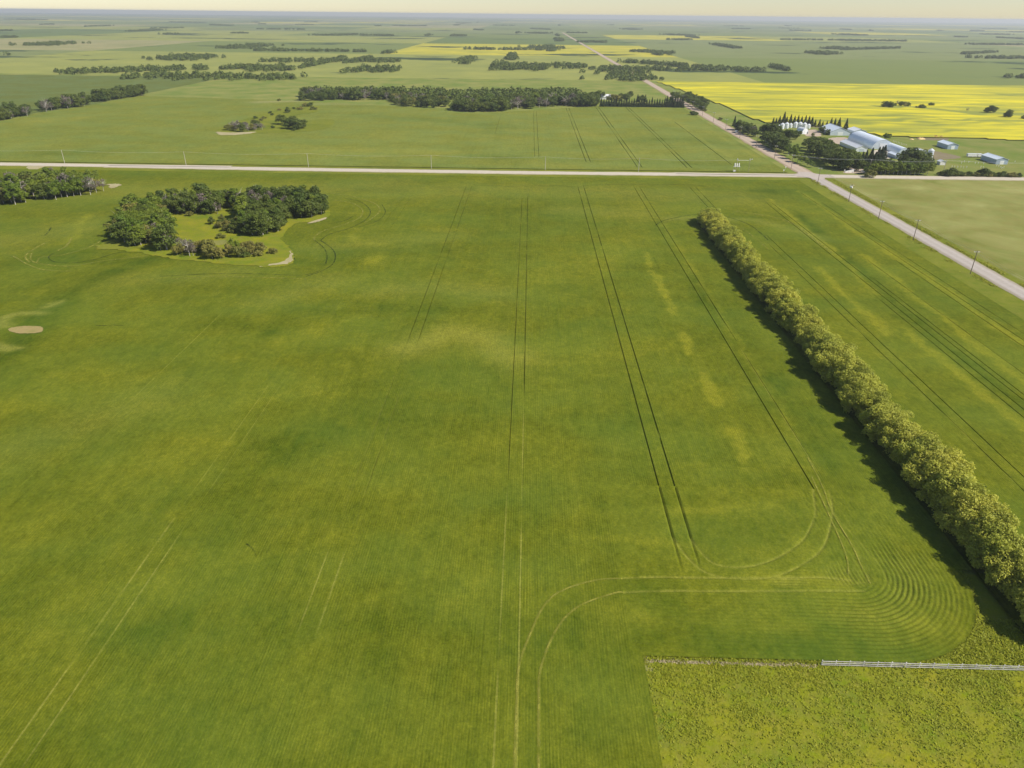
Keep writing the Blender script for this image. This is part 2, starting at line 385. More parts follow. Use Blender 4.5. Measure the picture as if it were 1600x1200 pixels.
# wheel tracks: (x centre, y0, y1, groove depth 0..1, light 0..1)
TR = [(-109.3, 165, 190, .8, 0), (-112.8, 160, 250, .2, .4), (-76.7, 86, 125, 0, .75), (-73.1, 60, 125, 0, .75), (-76.7, 60, 86, 0, .75), (-76.7, 125, 200, .15, .35), (-73.1, 125, 200, .1, .3), (-79, 186, 210, .9, 0),
      (-76.2, 330, 465, .6, 0), (-71.2, 330, 465, .6, 0), (-40.1, 92, 115, 0, .7), (-36.6, 92, 115, 0, .7), (-40.1, 125, 205, .35, .2), (-36.6, 125, 200, .35, .2), (-40.1, 215, 480, .75, 0), (-36.6, 215, 480, .75, 0),
      (-3.5, 86, 140, 0, .6), (-3.5, 60, 86, 0, .6), (-3.5, 140, 445, .55, .1), (0, 60, 130, .0, .75), (0, 130, 180, .1, .6), (0, 180, 455, .6, .1),
      (32.6, 108, 478, 1, 0), (36.4, 108, 478, 1, 0), (69.4, 132, 480, .9, 0), (73, 225, 480, .65, .1), (73, 141, 225, .3, .6),
      (106., 400, 480, .6, 0), (110., 400, 480, .6, 0), (123, 60, 365, .95, 0), (119.4, 60, 350, .4, .5), (143.9, 60, 440, .9, 0), (147.3, 150, 440, .7, 0), (149.5, 150, 300, .6, 0), (141, 150, 280, .5, 0),
      (174.4, 60, 470, .5, .3), (171, 60, 330, .5, .3), (178, 200, 440, .3, .2), (158, 60, 330, .3, .3)]
CROPZ = .5
tx = sorted({t[0] for t in TR})
GW = .28
def fade(t, Y):
    return np.clip((Y-t[1])/14, 0, 1)*np.clip((t[2]-Y)/14, 0, 1) if t[2]-t[1] > 40 else np.clip((Y-t[1])/4, 0, 1)*np.clip((t[2]-Y)/4, 0, 1)
def cols_for(base, w=GW):
    out = [b for b in base if all(abs(b-t) > w/2+.2 for t in tx)]
    for t in tx: out += [t-w/2-.03, t-w/2, t+w/2, t+w/2+.03]
    return np.array(sorted(out))
def near_track(X): return [(X > t[0]-GW/2-.01) & (X < t[0]+GW/2+.01) for t in TR]
def crop_z(X, Y):
    Z = np.full(X.shape, CROPZ)
    for t in TR:
        m = (X > t[0]-GW/2-.01) & (X < t[0]+GW/2+.01) & (Y > t[1]) & (Y < t[2])
        if t[3] > 0: Z = np.where(m, CROPZ-.4*t[3]*fade(t, Y)*np.clip(.25+1.5*vnoise(X*0+t[0], Y, .11, 12)+.4*(vnoise(X*0+t[0], Y, .9, 13)-.5), .1, 1), Z)
    hd = (X > 92) & (X < 104) & (Y < 388)
    Z = np.where(hd, .06, Z)
    return Z
def straw_sheen_track(X, Y):
    o = f_straw_sheen(X, Y)
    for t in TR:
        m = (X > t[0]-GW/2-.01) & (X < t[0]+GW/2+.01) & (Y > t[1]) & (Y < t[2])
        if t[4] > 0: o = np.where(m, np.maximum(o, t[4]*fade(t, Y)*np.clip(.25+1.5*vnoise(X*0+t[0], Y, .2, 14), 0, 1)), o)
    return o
def main_keep(X, Y):
    k = ~((X > 21.8) & (Y < 89))
    k &= ~((X > 20) & (X < 92) & (Y < 140) & (Y > 89))                 # finely modelled headland
    k &= ~((X > 92) & (X < 110) & (Y < 89))
    return k
xs = np.arange(-450, 186.1, 1.5); xs = cols_for(sorted({x for x in np.round(xs, 3) if abs(x-21.8) > .5} | {20., 21.8, 92.}))
ys = np.array(sorted(set(np.round(np.arange(50, 503, 1.6), 3)) | {89., 140.}))
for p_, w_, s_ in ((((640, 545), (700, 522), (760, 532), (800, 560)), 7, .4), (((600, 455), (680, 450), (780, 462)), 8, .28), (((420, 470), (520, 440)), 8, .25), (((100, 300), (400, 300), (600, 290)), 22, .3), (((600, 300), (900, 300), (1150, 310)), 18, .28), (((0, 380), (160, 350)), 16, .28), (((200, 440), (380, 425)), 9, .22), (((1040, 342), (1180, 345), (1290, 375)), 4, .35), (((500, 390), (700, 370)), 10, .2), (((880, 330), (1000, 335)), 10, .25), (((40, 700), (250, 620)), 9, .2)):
    STRAW_SHEEN.append((W(*p_), w_, s_))  # widest strokes, by the road, paint backscattered light into the crop colour
fld = grid_obj('crop_field', xs, ys, crop_z, main_keep, M_CROP, {'dry': f_dry, 'lush': f_lush, 'straw': straw_sheen_track})
tag(fld, kind='structure')

# ---- south-east headland with its curved drill rows, as real ridges
LOOPS = [  # tyre curves crossing the headland: world polylines, width, strength
    (spline([(-.2, 80), (.0, 85.5), (1.6, 92), (4.6, 100.2), (8.4, 104.5), (14.9, 107.4), (26, 108.8), (36.8, 109), (55.4, 109.7), (61.3, 109.9), (66, 109.2)]), .26, .9),
    (spline([(3.4, 80), (3.8, 85.6), (6.9, 94.7), (11.3, 100.4), (18.3, 104), (28, 105), (39.7, 105.4), (67.4, 106.4)]), .26, .8),
    (spline([(32.6, 121), (35.1, 113.7), (38.3, 110), (44.4, 108.9), (52.5, 110.5), (62.7, 117.6), (68.7, 127.3), (71.4, 134), (73, 141)]), .26, .75),
    (spline([(36.4, 121), (39.1, 113.8), (44, 112.3), (51, 114.2), (59.7, 120.5), (65.8, 129.4), (68, 136), (69.4, 141)]), .26, .75),
    (spline([(70.5, 141), (70.5, 131.9), (72.5, 121), (73.6, 113), (73, 108)]), .16, .4),
    (spline([(66, 136), (70, 123), (70.5, 114), (69, 109), (62, 108)]), .16, .35)]
CX, CY = 65., 113.
def headland(X, Y):
    r = np.where(X < CX, np.where(Y < CY, CY-Y, 0), np.where(Y > CY, X-CX, np.hypot(X-CX, Y-CY)))
    ang = np.arctan2(X-CX, CY-Y)                      # 0 = due south, 90deg = east
    q = (X > CX) & (Y < CY)
    # visibility of rows along the turn
    along = np.where(q, 1., np.where(X <= CX, np.exp(-((CX-X)/11)**2), np.exp(-((Y-CY)/8)**2)))
    rad = .25+.95*np.exp(-((r-13)/5.)**2)+.45*np.exp(-((r-21)/3.)**2)
    A = along*rad*(r > 8.5)
    A = np.where((X < 20+30) & (Y < CY), .25, A)
    A = np.maximum(A, .28*(vnoise(X, Y, .08, 21) > .2))
    ph = r/.93
    row = .5+.5*np.cos(2*np.pi*(ph+.06*(vnoise(X, Y, .5, 22)-.5)))
    # two small islands of tighter rows
    e1 = np.exp(-(((X-53.5)/4.2)**2+((Y-108.6)/1.9)**2)**2)
    row1 = .5+.5*np.cos(2*np.pi*((Y+.012*(X-53.5)**2)/.75))
    e2 = np.exp(-(((X-66)/5)**2+((Y-110.5)/3.2)**2)**2)
    row2 = .5+.5*np.cos(2*np.pi*((X-.02*(Y-112)**2)/.8))
    e3 = np.exp(-(((X-22)/3)**2+((Y-107)/1)**2))
    dep = .21*A*(1-row)
    dep = dep*(1-e1)*(1-e2)+.24*e1*(1-row1)+.17*e2*(1-row2)
    dep = dep*(.35+.75*vnoise(X, Y, .4, 23)+.45*vnoise(X, Y, .09, 24))
    return r, dep, np.maximum(e1, np.maximum(e2*.7, np.clip(A-.5, 0, 1)*.8))*np.clip(dep/.21, 0, 1)
def loops_at(X, Y):
    o = np.zeros(X.shape)
    for P, w, s in LOOPS:
        d = seg_dist(X, Y, [tuple(p) for p in P[::2]]+[tuple(P[-1])])
        o = np.maximum(o, s*np.exp(-(d/w)**2)*(.5+.6*vnoise(X, Y, .35, 31)))
    return o
def hz_(X, Y):
    _, dep, _ = headland(X, Y)
    Z = CROPZ+.06*(vnoise(X, Y, .6, 8)-.5)-dep-.22*loops_at(X, Y)
    edge = (np.abs(X-20) < .01) | (np.abs(X-92) < .01) | (np.abs(Y-140) < .01)
    for t in TR:
        if t[3] > 0:
            m = (np.abs(X-t[0]) < .19) & (Y > t[1]) & (Y < t[2]); Z = np.where(m, CROPZ-.4*t[3]*fade(t, Y), Z)
    return np.where(edge, CROPZ, Z)
hx = np.arange(20, 92.05, .24); hy = np.arange(89, 140.05, .24); hx[-1] = 92; hy[-1] = 140
head = grid_obj('crop_headland', hx, hy, hz_, lambda X, Y: ~((X > CX) & (Y < CY) & (np.hypot(X-CX, Y-CY) > 24.2)), M_CROPH,
                {'dry': lambda X, Y: f_dry(X, Y)+.1*headland(X, Y)[2], 'lush': f_lush, 'straw': lambda X, Y: np.clip(loops_at(X, Y)*.75+.38*headland(X, Y)[2], 0, 1)}, smooth=True)
tag(head, kind='structure')

# ---- curved wheel tracks elsewhere (pressed crop lighter, rut shade painted dark)
def track_material(name, c, cover):
    t = NT(name, .9, .1)
    t.put(t.b.inputs['Base Color'], t.mix(t.noise(1.2, 3), tuple(x*.75 for x in c), c))
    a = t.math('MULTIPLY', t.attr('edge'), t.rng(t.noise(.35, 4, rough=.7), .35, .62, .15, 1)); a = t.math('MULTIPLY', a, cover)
    tr = t.n.new('ShaderNodeBsdfTransparent'); ms = t.n.new('ShaderNodeMixShader'); t.put(ms.inputs[0], a)
    t.l.new(tr.outputs[0], ms.inputs[1]); t.l.new(t.b.outputs[0], ms.inputs[2]); t.l.new(ms.outputs[0], t.n['Material Output'].inputs[0]); return t.m
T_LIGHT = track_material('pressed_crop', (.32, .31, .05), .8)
T_DARK = track_material('painted_rut_shade', (.04, .07, .012), .85)  # dark ribbon colour paints the shade lying in the wheel gaps
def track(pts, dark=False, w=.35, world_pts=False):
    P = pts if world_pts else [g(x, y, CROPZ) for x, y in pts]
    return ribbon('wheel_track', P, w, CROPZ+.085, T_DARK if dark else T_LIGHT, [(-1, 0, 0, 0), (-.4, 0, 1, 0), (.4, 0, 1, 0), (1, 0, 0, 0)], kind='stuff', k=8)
for p, w in (([(-.4, 60), (-.2, 78), (0, 85.5), (1.6, 92), (4.6, 100.2), (8.4, 104.5), (14.9, 107.4), (20, 108.1)], .3), ([(3.6, 45), (3.3, 62), (3.4, 78), (3.8, 85.6), (6.9, 94.7), (11.3, 100.4), (18.3, 104), (20, 104.2)], .3)):
    track(p, False, w, True)
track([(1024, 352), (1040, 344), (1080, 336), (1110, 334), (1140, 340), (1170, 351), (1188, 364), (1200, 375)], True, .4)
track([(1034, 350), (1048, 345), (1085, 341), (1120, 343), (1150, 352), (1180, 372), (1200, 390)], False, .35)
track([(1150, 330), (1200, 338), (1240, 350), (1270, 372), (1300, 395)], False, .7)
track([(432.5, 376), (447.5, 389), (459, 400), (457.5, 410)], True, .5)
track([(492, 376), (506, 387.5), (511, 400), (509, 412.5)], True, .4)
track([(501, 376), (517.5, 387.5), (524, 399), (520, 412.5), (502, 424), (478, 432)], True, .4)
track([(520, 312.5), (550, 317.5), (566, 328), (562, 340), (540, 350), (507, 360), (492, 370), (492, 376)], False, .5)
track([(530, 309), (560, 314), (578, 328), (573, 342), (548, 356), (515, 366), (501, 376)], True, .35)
track([(597, 320), (602, 332), (590, 345), (560, 355)], True, .3)
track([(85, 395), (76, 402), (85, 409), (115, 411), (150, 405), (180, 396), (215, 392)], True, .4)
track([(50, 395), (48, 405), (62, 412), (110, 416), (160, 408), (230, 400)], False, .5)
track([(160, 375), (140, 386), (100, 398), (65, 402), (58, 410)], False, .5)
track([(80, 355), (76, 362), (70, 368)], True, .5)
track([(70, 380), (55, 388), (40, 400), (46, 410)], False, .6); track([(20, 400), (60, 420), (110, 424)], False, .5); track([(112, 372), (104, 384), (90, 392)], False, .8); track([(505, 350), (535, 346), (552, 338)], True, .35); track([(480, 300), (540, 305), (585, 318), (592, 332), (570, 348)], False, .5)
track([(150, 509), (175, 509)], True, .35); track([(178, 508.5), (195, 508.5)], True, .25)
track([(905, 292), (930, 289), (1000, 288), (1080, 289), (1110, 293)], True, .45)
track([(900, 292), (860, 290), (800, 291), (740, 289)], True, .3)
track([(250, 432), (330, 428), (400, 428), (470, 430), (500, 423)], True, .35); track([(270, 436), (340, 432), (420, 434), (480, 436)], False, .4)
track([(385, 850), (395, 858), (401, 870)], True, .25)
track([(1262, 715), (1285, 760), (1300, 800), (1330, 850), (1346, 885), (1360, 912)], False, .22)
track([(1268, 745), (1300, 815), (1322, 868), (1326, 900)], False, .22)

# north field
def f_none(X, Y): return np.zeros(X.shape)
NTR = [(4.6, 580, 880), (8, 580, 880), (44, 563, 925), (47.3, 563, 925), (80.7, 545, 925), (84.2, 545, 925), (117.5, 545, 930), (121, 545, 930), (154, 560, 800), (-32, 700, 850)]
def nf_z(X, Y):
    Z = np.full(X.shape, .4)
    for x, a, b in NTR: Z = np.where((np.abs(X-x) < .3) & (Y > a) & (Y < b), .4-.34*np.clip(.2+1.4*vnoise(X*0+x, Y, .05, 43), 0, 1), Z)
    return Z
LN = []
def addn(L, w, s, *p): L.append((W(*p), w, s))
DN = []; SN = []
addn(LN, 12, .5, (940, 225), (1060, 218), (1180, 232)); addn(LN, 14, .4, (560, 180), (700, 190), (800, 200)); addn(LN, 14, .4, (200, 235), (0, 243)); addn(LN, 10, .35, (740, 245), (1150, 258)); addn(LN, 10, .35, (60, 160), (180, 165))
addn(DN, 14, .4, (50, 190), (120, 185)); addn(DN, 14, .4, (450, 235), (700, 238)); addn(DN, 14, .35, (900, 205), (1000, 240)); addn(DN, 12, .3, (1010, 180), (1130, 210))
addn(SN, 10, .8, (405, 160), (470, 158)); addn(SN, 10, .45, (500, 163), (615, 163)); addn(SN, 4, .6, (352, 210), (420, 208)); addn(SN, 3, .6, (385, 193), (360, 199), (353, 207))
for a in ([(1100, 200), (1180, 245)], [(1090, 215), (1140, 245)], [(1045, 185), (1075, 205)]): addn(DN, 2, .5, *a)
nx = [x for x in np.arange(-700, 190.1, 3.) if all(abs(x-t[0]) > .7 for t in NTR)]
for t in NTR: nx += [t[0]-.32, t[0]-.28, t[0]+.28, t[0]+.32]
nfp = [(-700, 531), (190, 531), (190, 934), (86, 934), (62, 925), (-30, 868), (-80, 850), (-97, 890), (-200, 920), (-290, 955), (-516, 990), (-516, 880), (-533, 811), (-528, 735), (-600, 700), (-700, 640)]
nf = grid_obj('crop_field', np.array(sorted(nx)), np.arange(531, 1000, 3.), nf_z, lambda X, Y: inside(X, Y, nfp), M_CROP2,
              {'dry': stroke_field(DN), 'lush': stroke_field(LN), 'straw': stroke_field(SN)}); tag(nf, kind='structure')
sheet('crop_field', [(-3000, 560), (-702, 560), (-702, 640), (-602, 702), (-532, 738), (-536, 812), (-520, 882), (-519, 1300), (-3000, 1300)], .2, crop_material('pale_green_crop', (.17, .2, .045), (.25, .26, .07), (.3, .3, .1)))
# pasture east of the crossing
sheet('pasture', [(214, -200), (3000, -200), (3000, 513), (214, 513)], .05, M_PASTURE)
sheet('verge', [(186.5, 40), (213.5, 40), (213.5, 531), (186.5, 531)], .03, M_VERGE)
sheet('verge', [(-450, 503.2), (186.45, 503.2), (186.45, 531), (-450, 531)], .03, M_VERGE)
sheet('mown_grass', [(21.85, -60), (140, -60), (140, 84.5), (60, 84.9), (21.85, 84.6)], .055, M_BRIGHT)
sheet('grass_yard', [(21.9, 20), (120, 20), (120, 88.9), (93, 112), (89.4, 112.8), (87.5, 104), (82.5, 96.3), (75, 91), (65, 88.9), (21.9, 88.9)], .045, M_BRIGHT)
# canola
cf = [(215, 1320), (240, 1050), (246, 900), (248, 800), (262, 796), (290, 783), (322, 762), (337, 716), (372, 712), (420, 712), (458, 700), (520, 700), (1600, 702), (1600, 1320)]
def can_lush(X, Y):
    o = np.zeros(X.shape)
    for p, w, s in [(W((1360, 166), (1400, 168), (1470, 172), (1520, 178), (1600, 178)), 8, .9), (W((1330, 190), (1450, 187), (1540, 188)), 7, .55), (W((1370, 183), (1440, 184)), 7, .6), (W((1110, 180), (1140, 190)), 10, .7), (W((1350, 205), (1420, 208), (1500, 207)), 6, .4), (W((1200, 197), (1320, 203)), 6, .6), (W((1590, 150), (1650, 150)), 15, .9), (W((1120, 197), (1250, 190), (1400, 195), (1560, 192)), 9, .45), (W((1400, 212), (1600, 216)), 7, .35), (W((1180, 175), (1330, 178)), 8, .3)]:
        o = np.maximum(o, s*np.exp(-(seg_dist(X+(vnoise(X, Y, .05, 51)-.5)*30, Y+(vnoise(X, Y, .04, 52)-.5)*30, p)/w)**2))
    return o
can = grid_obj('canola_field', np.arange(210, 1300, 5.), np.arange(696, 1320, 5.), lambda X, Y: .9+.3*(vnoise(X, Y, .1, 53)-.5), lambda X, Y: inside(X, Y, cf), M_CANOLA, {'lush': can_lush})
tag(can, kind='structure')
# farmstead ground
sheet('farm_grass', [(206, 527), (700, 527), (700, 699), (440, 704), (372, 708), (337, 712), (318, 760), (248, 798), (206, 820)], .045, M_YARD)
for s, (pts, z, mat, nm) in enumerate((
    ([(1255, 205), (1275, 203), (1283, 212), (1262, 213)], .07, M_GRAVEL2, 'yard_gravel'),
    ([(1296, 216), (1322, 215), (1335, 224), (1318, 227), (1298, 221)], .075, M_GRAVEL2, 'yard_gravel'),
    ([(1362, 236), (1395, 234), (1392, 247), (1375, 246)], .07, M_GRAVEL, 'yard_gravel'),
    ([(1452, 236), (1480, 240), (1502, 246), (1480, 249), (1450, 248)], .07, M_DIRT, 'dirt_yard'),
    ([(1262, 198), (1330, 204), (1352, 206), (1340, 199), (1268, 195)], .065, M_DIRT, 'dirt_yard'),
    ([(1318, 270), (1350, 270), (1346, 262), (1332, 261)], .07, M_GRAVEL2, 'driveway'),
    ([(1438, 216), (1450, 213), (1480, 215), (1478, 219), (1445, 219)], .07, M_DIRT, 'dirt_yard'))):
    sheet(nm, wobble(W(*pts), 8, .3, s+60), z, mat)
# clearing and bare places in the fields
sheet('grass_clearing', wobble([g(x, y, .6) for x, y in ((150, 388), (178, 378), (192, 350), (232, 322), (300, 318), (440, 318), (505, 325), (513, 338), (490, 346), (462, 350), (440, 372), (452, 386), (459, 400), (452, 414), (420, 417), (360, 413), (300, 407), (262, 403), (225, 396), (180, 390))], 8, .5, 2), .66, M_BRIGHT)
sheet('bare_soil', wobble([g(x, y, .6) for x, y in ((12, 515), (30, 510), (62, 510), (67, 514), (64, 519), (40, 521), (24, 520))], 8, .12, 3), .64, M_SOIL)
sheet('bare_soil', wobble([g(x, y, .6) for x, y in ((454, 392), (458, 401), (452, 411), (430, 414), (405, 417), (442, 409), (451, 401))], 8, .4, 4), .70, M_TAN)
sheet('bare_soil', wobble([g(x, y, .6) for x, y in ((168, 288), (190, 288), (184, 292), (174, 294))], 8, .6, 5), .66, M_TAN)
sheet('dry_grass', wobble([g(x, y, .6) for x, y in ((150, 386), (176, 374), (200, 381), (225, 387), (195, 389), (165, 390))], 8, .5, 6), .70, M_VERGE)
sheet('bare_soil', wobble([g(x, y, .6) for x, y in ((482, 348), (508, 340), (510, 342), (495, 347), (484, 349))], 8, .25, 7), .70, M_TAN)
sheet('bare_soil', wobble([g(x, y, .6) for x, y in ((330, 379), (345, 375), (358, 377), (350, 382), (338, 383))], 8, .5, 8), .70, M_PASTURE)
sheet('bare_soil', wobble([g(x, y) for x, y in ((44, 260), (70, 259), (60, 264), (46, 265))], 6, .5, 9), .06, M_TAN)
sheet('grass_clearing', wobble([g(x, y, .5) for x, y in ((340, 207), (352, 197), (395, 182), (430, 172), (490, 165), (494, 175), (455, 182), (450, 190), (520, 186), (512, 200), (480, 205), (400, 209))], 8, .8, 10), .52, M_VERGE)
sheet('dry_grass', wobble([g(x, y, .5) for x, y in ((338, 206), (360, 207), (400, 206), (378, 210), (345, 211))], 8, .8, 11), .56, M_TAN)
sheet('trodden_grass', wobble([(21.6, 89.3), (40, 89.6), (66, 89.5), (66, 88.3), (40, 88.6), (24, 88.2), (23.5, 86.5), (21.8, 86.2)], 6, .12, 12), .058, M_PASTURE)

# roads
RC = [(-1.35, -.10, 1, 0), (-1.0, 0, .75, 0), (-.85, .04, .1, 0), (-.5, .07, 0, 1), (-.15, .1, .12, 0), (.15, .1, .12, 0), (.5, .07, 0, 1), (.85, .04, .1, 0), (1., 0, .75, 0), (1.35, -.1, 1, 0)]
ribbon('gravel_road', [(-3000, 521), (-450, 522), (-300, 521), (-195, 518.5), (-11, 518), (100, 520), (195, 521.5), (350, 520.5), (3000, 520)], 4.6, .17, M_GRAVEL, RC, wav=1.4, k=24)
ribbon('paved_road', [(205, -200), (204.6, 150), (204, 300), (203.4, 400), (202, 509)], 3.7, .2, M_PAVE, RC, wav=.7, k=24)
ribbon('gravel_road', [(200.5, 526), (199.9, 620), (199.7, 720), (199.4, 960), (199.4, 1320), (199.4, 5000)], 4.6, .19, M_GRAVEL2, RC, wav=1.2, k=24)
sheet('crossroads', [(190, 517), (193.5, 516.5), (197, 513), (197.9, 508), (206.2, 508), (207.5, 513), (211, 516.3), (216, 516.7), (216, 525), (209.5, 525.5), (206, 529), (205, 534), (195.5, 534), (194.5, 528.5), (190, 526)], .305, gravel('crossing_gravel', (.43, .37, .32), (.33, .25, .17)))

# ------------------------------------------------------------------ trees
def leaves(lobes, n, size, seed, up=.35, flat=.0, tilt=.75):
    r = np.random.default_rng(seed); L = np.array(lobes, float); w = L[:, 3]**2; w /= w.sum()
    i = r.choice(len(L), n, p=w); d = r.normal(size=(n, 3)); d /= np.linalg.norm(d, axis=1)[:, None]
    d[:, 2] = np.where((d[:, 2] < -.3) & (r.random(n) < .6), -d[:, 2], d[:, 2])
    rad = L[i, 3]*(1-.42*r.random(n)**2.2)*(1+.1*r.normal(size=n)); c = L[i, :3]+d*rad[:, None]*np.array([1, 1, .88])
    nn = d+r.normal(size=(n, 3))*tilt; nn[:, 2] += up; nn /= np.linalg.norm(nn, axis=1)[:, None]
    a = np.cross(nn, r.normal(size=(n, 3))); a /= np.linalg.norm(a, axis=1)[:, None]; b = np.cross(nn, a)
    s = size*(.6+.8*r.random(n)); a *= (s*.62)[:, None]; b *= (s*.42)[:, None]
    V = np.stack([c-a, c-b*.9, c+a, c+b*.9], 1).reshape(-1, 3)
    lob = r.random(len(L))
    val = np.repeat(np.clip(.45*r.random(n)+.55*lob[i], 0, 1), 4)
    V[:, 2] = np.maximum(V[:, 2], .05)
    return V, np.arange(4*n).reshape(-1, 4), val
def lobe_set(r, n, rx, rz, cz, lr, low=-.75):
    out = []
    while len(out) < n:
        d = r.normal(size=3); d /= np.linalg.norm(d)
        if d[2] < low: continue
        k = .55+.45*r.random()**.5
        out.append((d[0]*rx*k, d[1]*rx*k, cz+d[2]*rz*k, lr*(.65+.7*r.random())))
    return out
def trunk_mb(h, r, rr, limbs=4, lean=.3):
    m = MB(); px, py = rr.normal(0, lean), rr.normal(0, lean)
    m.tube([(0, 0, -.3), (px*.3, py*.3, h*.35), (px, py, h*.75), (px*1.3, py*1.3, h)], [r, r*.75, r*.45, r*.15], 6)
    for _ in range(limbs):
        a = rr.random()*6.28; z = h*(.3+.35*rr.random()); l = h*(.25+.2*rr.random())
        m.tube([(px*z/h, py*z/h, z), (px*z/h+math.cos(a)*l*.6, py*z/h+math.sin(a)*l*.6, z+l*.45), (px*z/h+math.cos(a)*l, py*z/h+math.sin(a)*l, z+l)], [r*.4, r*.25, r*.08], 4)
    return m
PROTO = {}
def make_proto(kind, name, i, crown_fn, trunk, leafm, barkm):
    V, F, A = crown_fn
    e = empty(name, (0, 0, -500)); cr = mesh_obj('crown', V, F, leafm, e, {'leaf': ('POINT', A)})
    if trunk: trunk.build('trunk', barkm, e)
    PROTO.setdefault(kind, []).append(e)
def mk(kind, name, cnt, fn):
    for i in range(cnt):
        r = np.random.default_rng(hash((len(kind), i, ord(kind[0]), ord(kind[-1]))) % 99991)
        a, t, lm, bm_ = fn(r, i); make_proto(kind, name, i, a, t, lm, bm_)
def willow(r, i):
    lb = lobe_set(r, 46, 5.3, 3.7, 4.1, 1.15, -.95)+[(0, 0, 3.6, 4.0), (0, 0, 5.0, 3.2), (2, 1, 5, 2.4), (-1.6, -2, 4.6, 2.5)]
    lb += [(math.cos(a)*4.6*q, math.sin(a)*4.6*q, 1.2+.7*r.random(), 1.0) for a, q in zip(r.random(12)*6.28, .7+.35*r.random(12))]
    return leaves(lb, 15000, .33, 100+i, tilt=.8, up=.6), trunk_mb(6.5, .28, r, 6, .5), L_WILLOW, M_BARK
def poplar(r, i):
    lb = lobe_set(r, 22, 2.7+.5*r.random(), 3.3, 5.9, 1.05, -.8)+[(0, 0, 5.6, 1.9)]
    return leaves(lb, 2600, .48, 200+i), trunk_mb(8, .16, r, 4, .35), L_POPLAR, M_PALEBARK
def darktree(r, i):
    lb = lobe_set(r, 24, 3.4+.5*r.random(), 3.6, 4.7, 1.3, -.95)+[(0, 0, 4.4, 2.4)]
    return leaves(lb, 2800, .52, 300+i), trunk_mb(7.5, .2, r, 4, .3), L_DARK, M_BARK
def darkpoplar(r, i):
    a = darktree(np.random.default_rng(50+i), i+20); return a[0], a[1], L_DARK, M_PALEBARK
def greytree(r, i):
    lb = lobe_set(r, 14, 2.2, 3.3, 5.0, .8, -.8); m = trunk_mb(8.6, .14, r, 12, .5)
    return leaves(lb, 420, .42, 400+i, tilt=1.5), m, L_GREY, M_PALEBARK
def olive(r, i):
    lb = lobe_set(r, 18, 2.6, 2.2, 3.2, .95, -.9)+[(0, 0, 2.8, 1.6)]
    return leaves(lb, 1700, .45, 500+i), trunk_mb(5, .12, r, 5, .4), L_OLIVE, M_PALEBARK
def bush(r, i):
    lb = lobe_set(r, 12, 1.9, 1.2, 1.2, .7, -.4)+[(0, 0, 1, 1.1)]
    return leaves(lb, 900, .4, 600+i), trunk_mb(1.8, .08, r, 5, .2), [L_OLIVE, L_DARK, L_GREY][i % 3], M_BARK
def spruce(r, i):
    V = []; n = 1900; z = r.random(n)**1.25; rad = (1-z)*2.1*(.75+.25*np.abs(np.sin(z*34+r.random(n)*.8)))+.06
    a = r.random(n)*6.283; q = (.55+.45*r.random(n)**.5)*rad; h = 9.5
    c = np.stack([np.cos(a)*q, np.sin(a)*q, .5+z*h-.18*rad], 1)
    t = np.stack([np.cos(a), np.sin(a), np.full(n, -.35)], 1); s = np.stack([-np.sin(a), np.cos(a), np.zeros(n)], 1)
    sz = (.28+.3*r.random(n))*(.45+.55*(1-z)); t = t*sz[:, None]; s = s*(sz*.55)[:, None]+r.normal(size=(n, 3))*.05
    V = np.stack([c-t, c-s, c+t, c+s], 1).reshape(-1, 3); V[:, 2] = np.maximum(V[:, 2], .05)
    return (V, np.arange(4*n).reshape(-1, 4), np.repeat(r.random(n), 4)), trunk_mb(9.3, .14, r, 0, .03), L_SPRUCE, M_BARK
mk('willow', 'willow_tree', 7, willow); mk('poplar', 'poplar_tree', 6, poplar); mk('dark', 'broadleaf_tree', 5, darktree); mk('dpop', 'poplar_tree', 4, darkpoplar)
mk('grey', 'bare_poplar', 4, greytree); mk('olive', 'aspen_tree', 4, olive); mk('bush', 'bush', 6, bush); mk('spruce', 'spruce_tree', 4, spruce)
BASE_H = dict(willow=8.6, poplar=9.8, dark=9.2, dpop=9.2, grey=8.8, olive=5.8, bush=2.6, spruce=9.9)
def plant(kind, x, y, h, label, cat, group, z=0., wide=1., var=None):
    ps = PROTO[kind]; p = ps[var if var is not None else rng.integers(len(ps))]
    o = copy_tree(p); s = h/BASE_H[kind]; w = s*wide*(.92+.16*rng.random())
    o.location = (x, y, z); o.rotation_euler = (0, 0, rng.random()*6.283); o.scale = (w, w*(.94+.12*rng.random()), s)
    return tag(o, label, cat, group)
ORD = ['first', 'second', 'third', 'fourth', 'fifth', 'sixth', 'seventh', 'eighth', 'ninth', 'tenth', 'eleventh', 'twelfth', 'thirteenth', 'fourteenth', 'fifteenth', 'sixteenth', 'seventeenth', 'eighteenth', 'nineteenth', 'twentieth']
TENS = {20: 'twenty', 30: 'thirty', 40: 'forty', 50: 'fifty', 60: 'sixty'}
def ordn(i):
    i += 1
    if i <= 20: return ORD[i-1]
    t, u = divmod(i, 10)
    return {3: 'thirtieth', 4: 'fortieth', 5: 'fiftieth', 6: 'sixtieth'}[t] if u == 0 else TENS[t*10]+'-'+ORD[u-1]

# shelterbelt
yy = 386.; k = 0
while yy > 96:
    t = (386-yy)/290
    h = 7.7+2.0*rng.random()+(.6 if t > .3 else 0)-(1.3 if 366 < yy < 374 else 0)
    plant('willow', 98.0+rng.normal(0, .7)+(1.2 if k == 0 else 0), yy, h, 'yellow-green willow, %s tree from the far end of the long shelterbelt' % ordn(k), 'tree', 'willows of the long shelterbelt', wide=1.0+.12*rng.random(), var=int(k*3+k//7) % 7)
    yy -= 5.0+1.6*rng.random(); k += 1

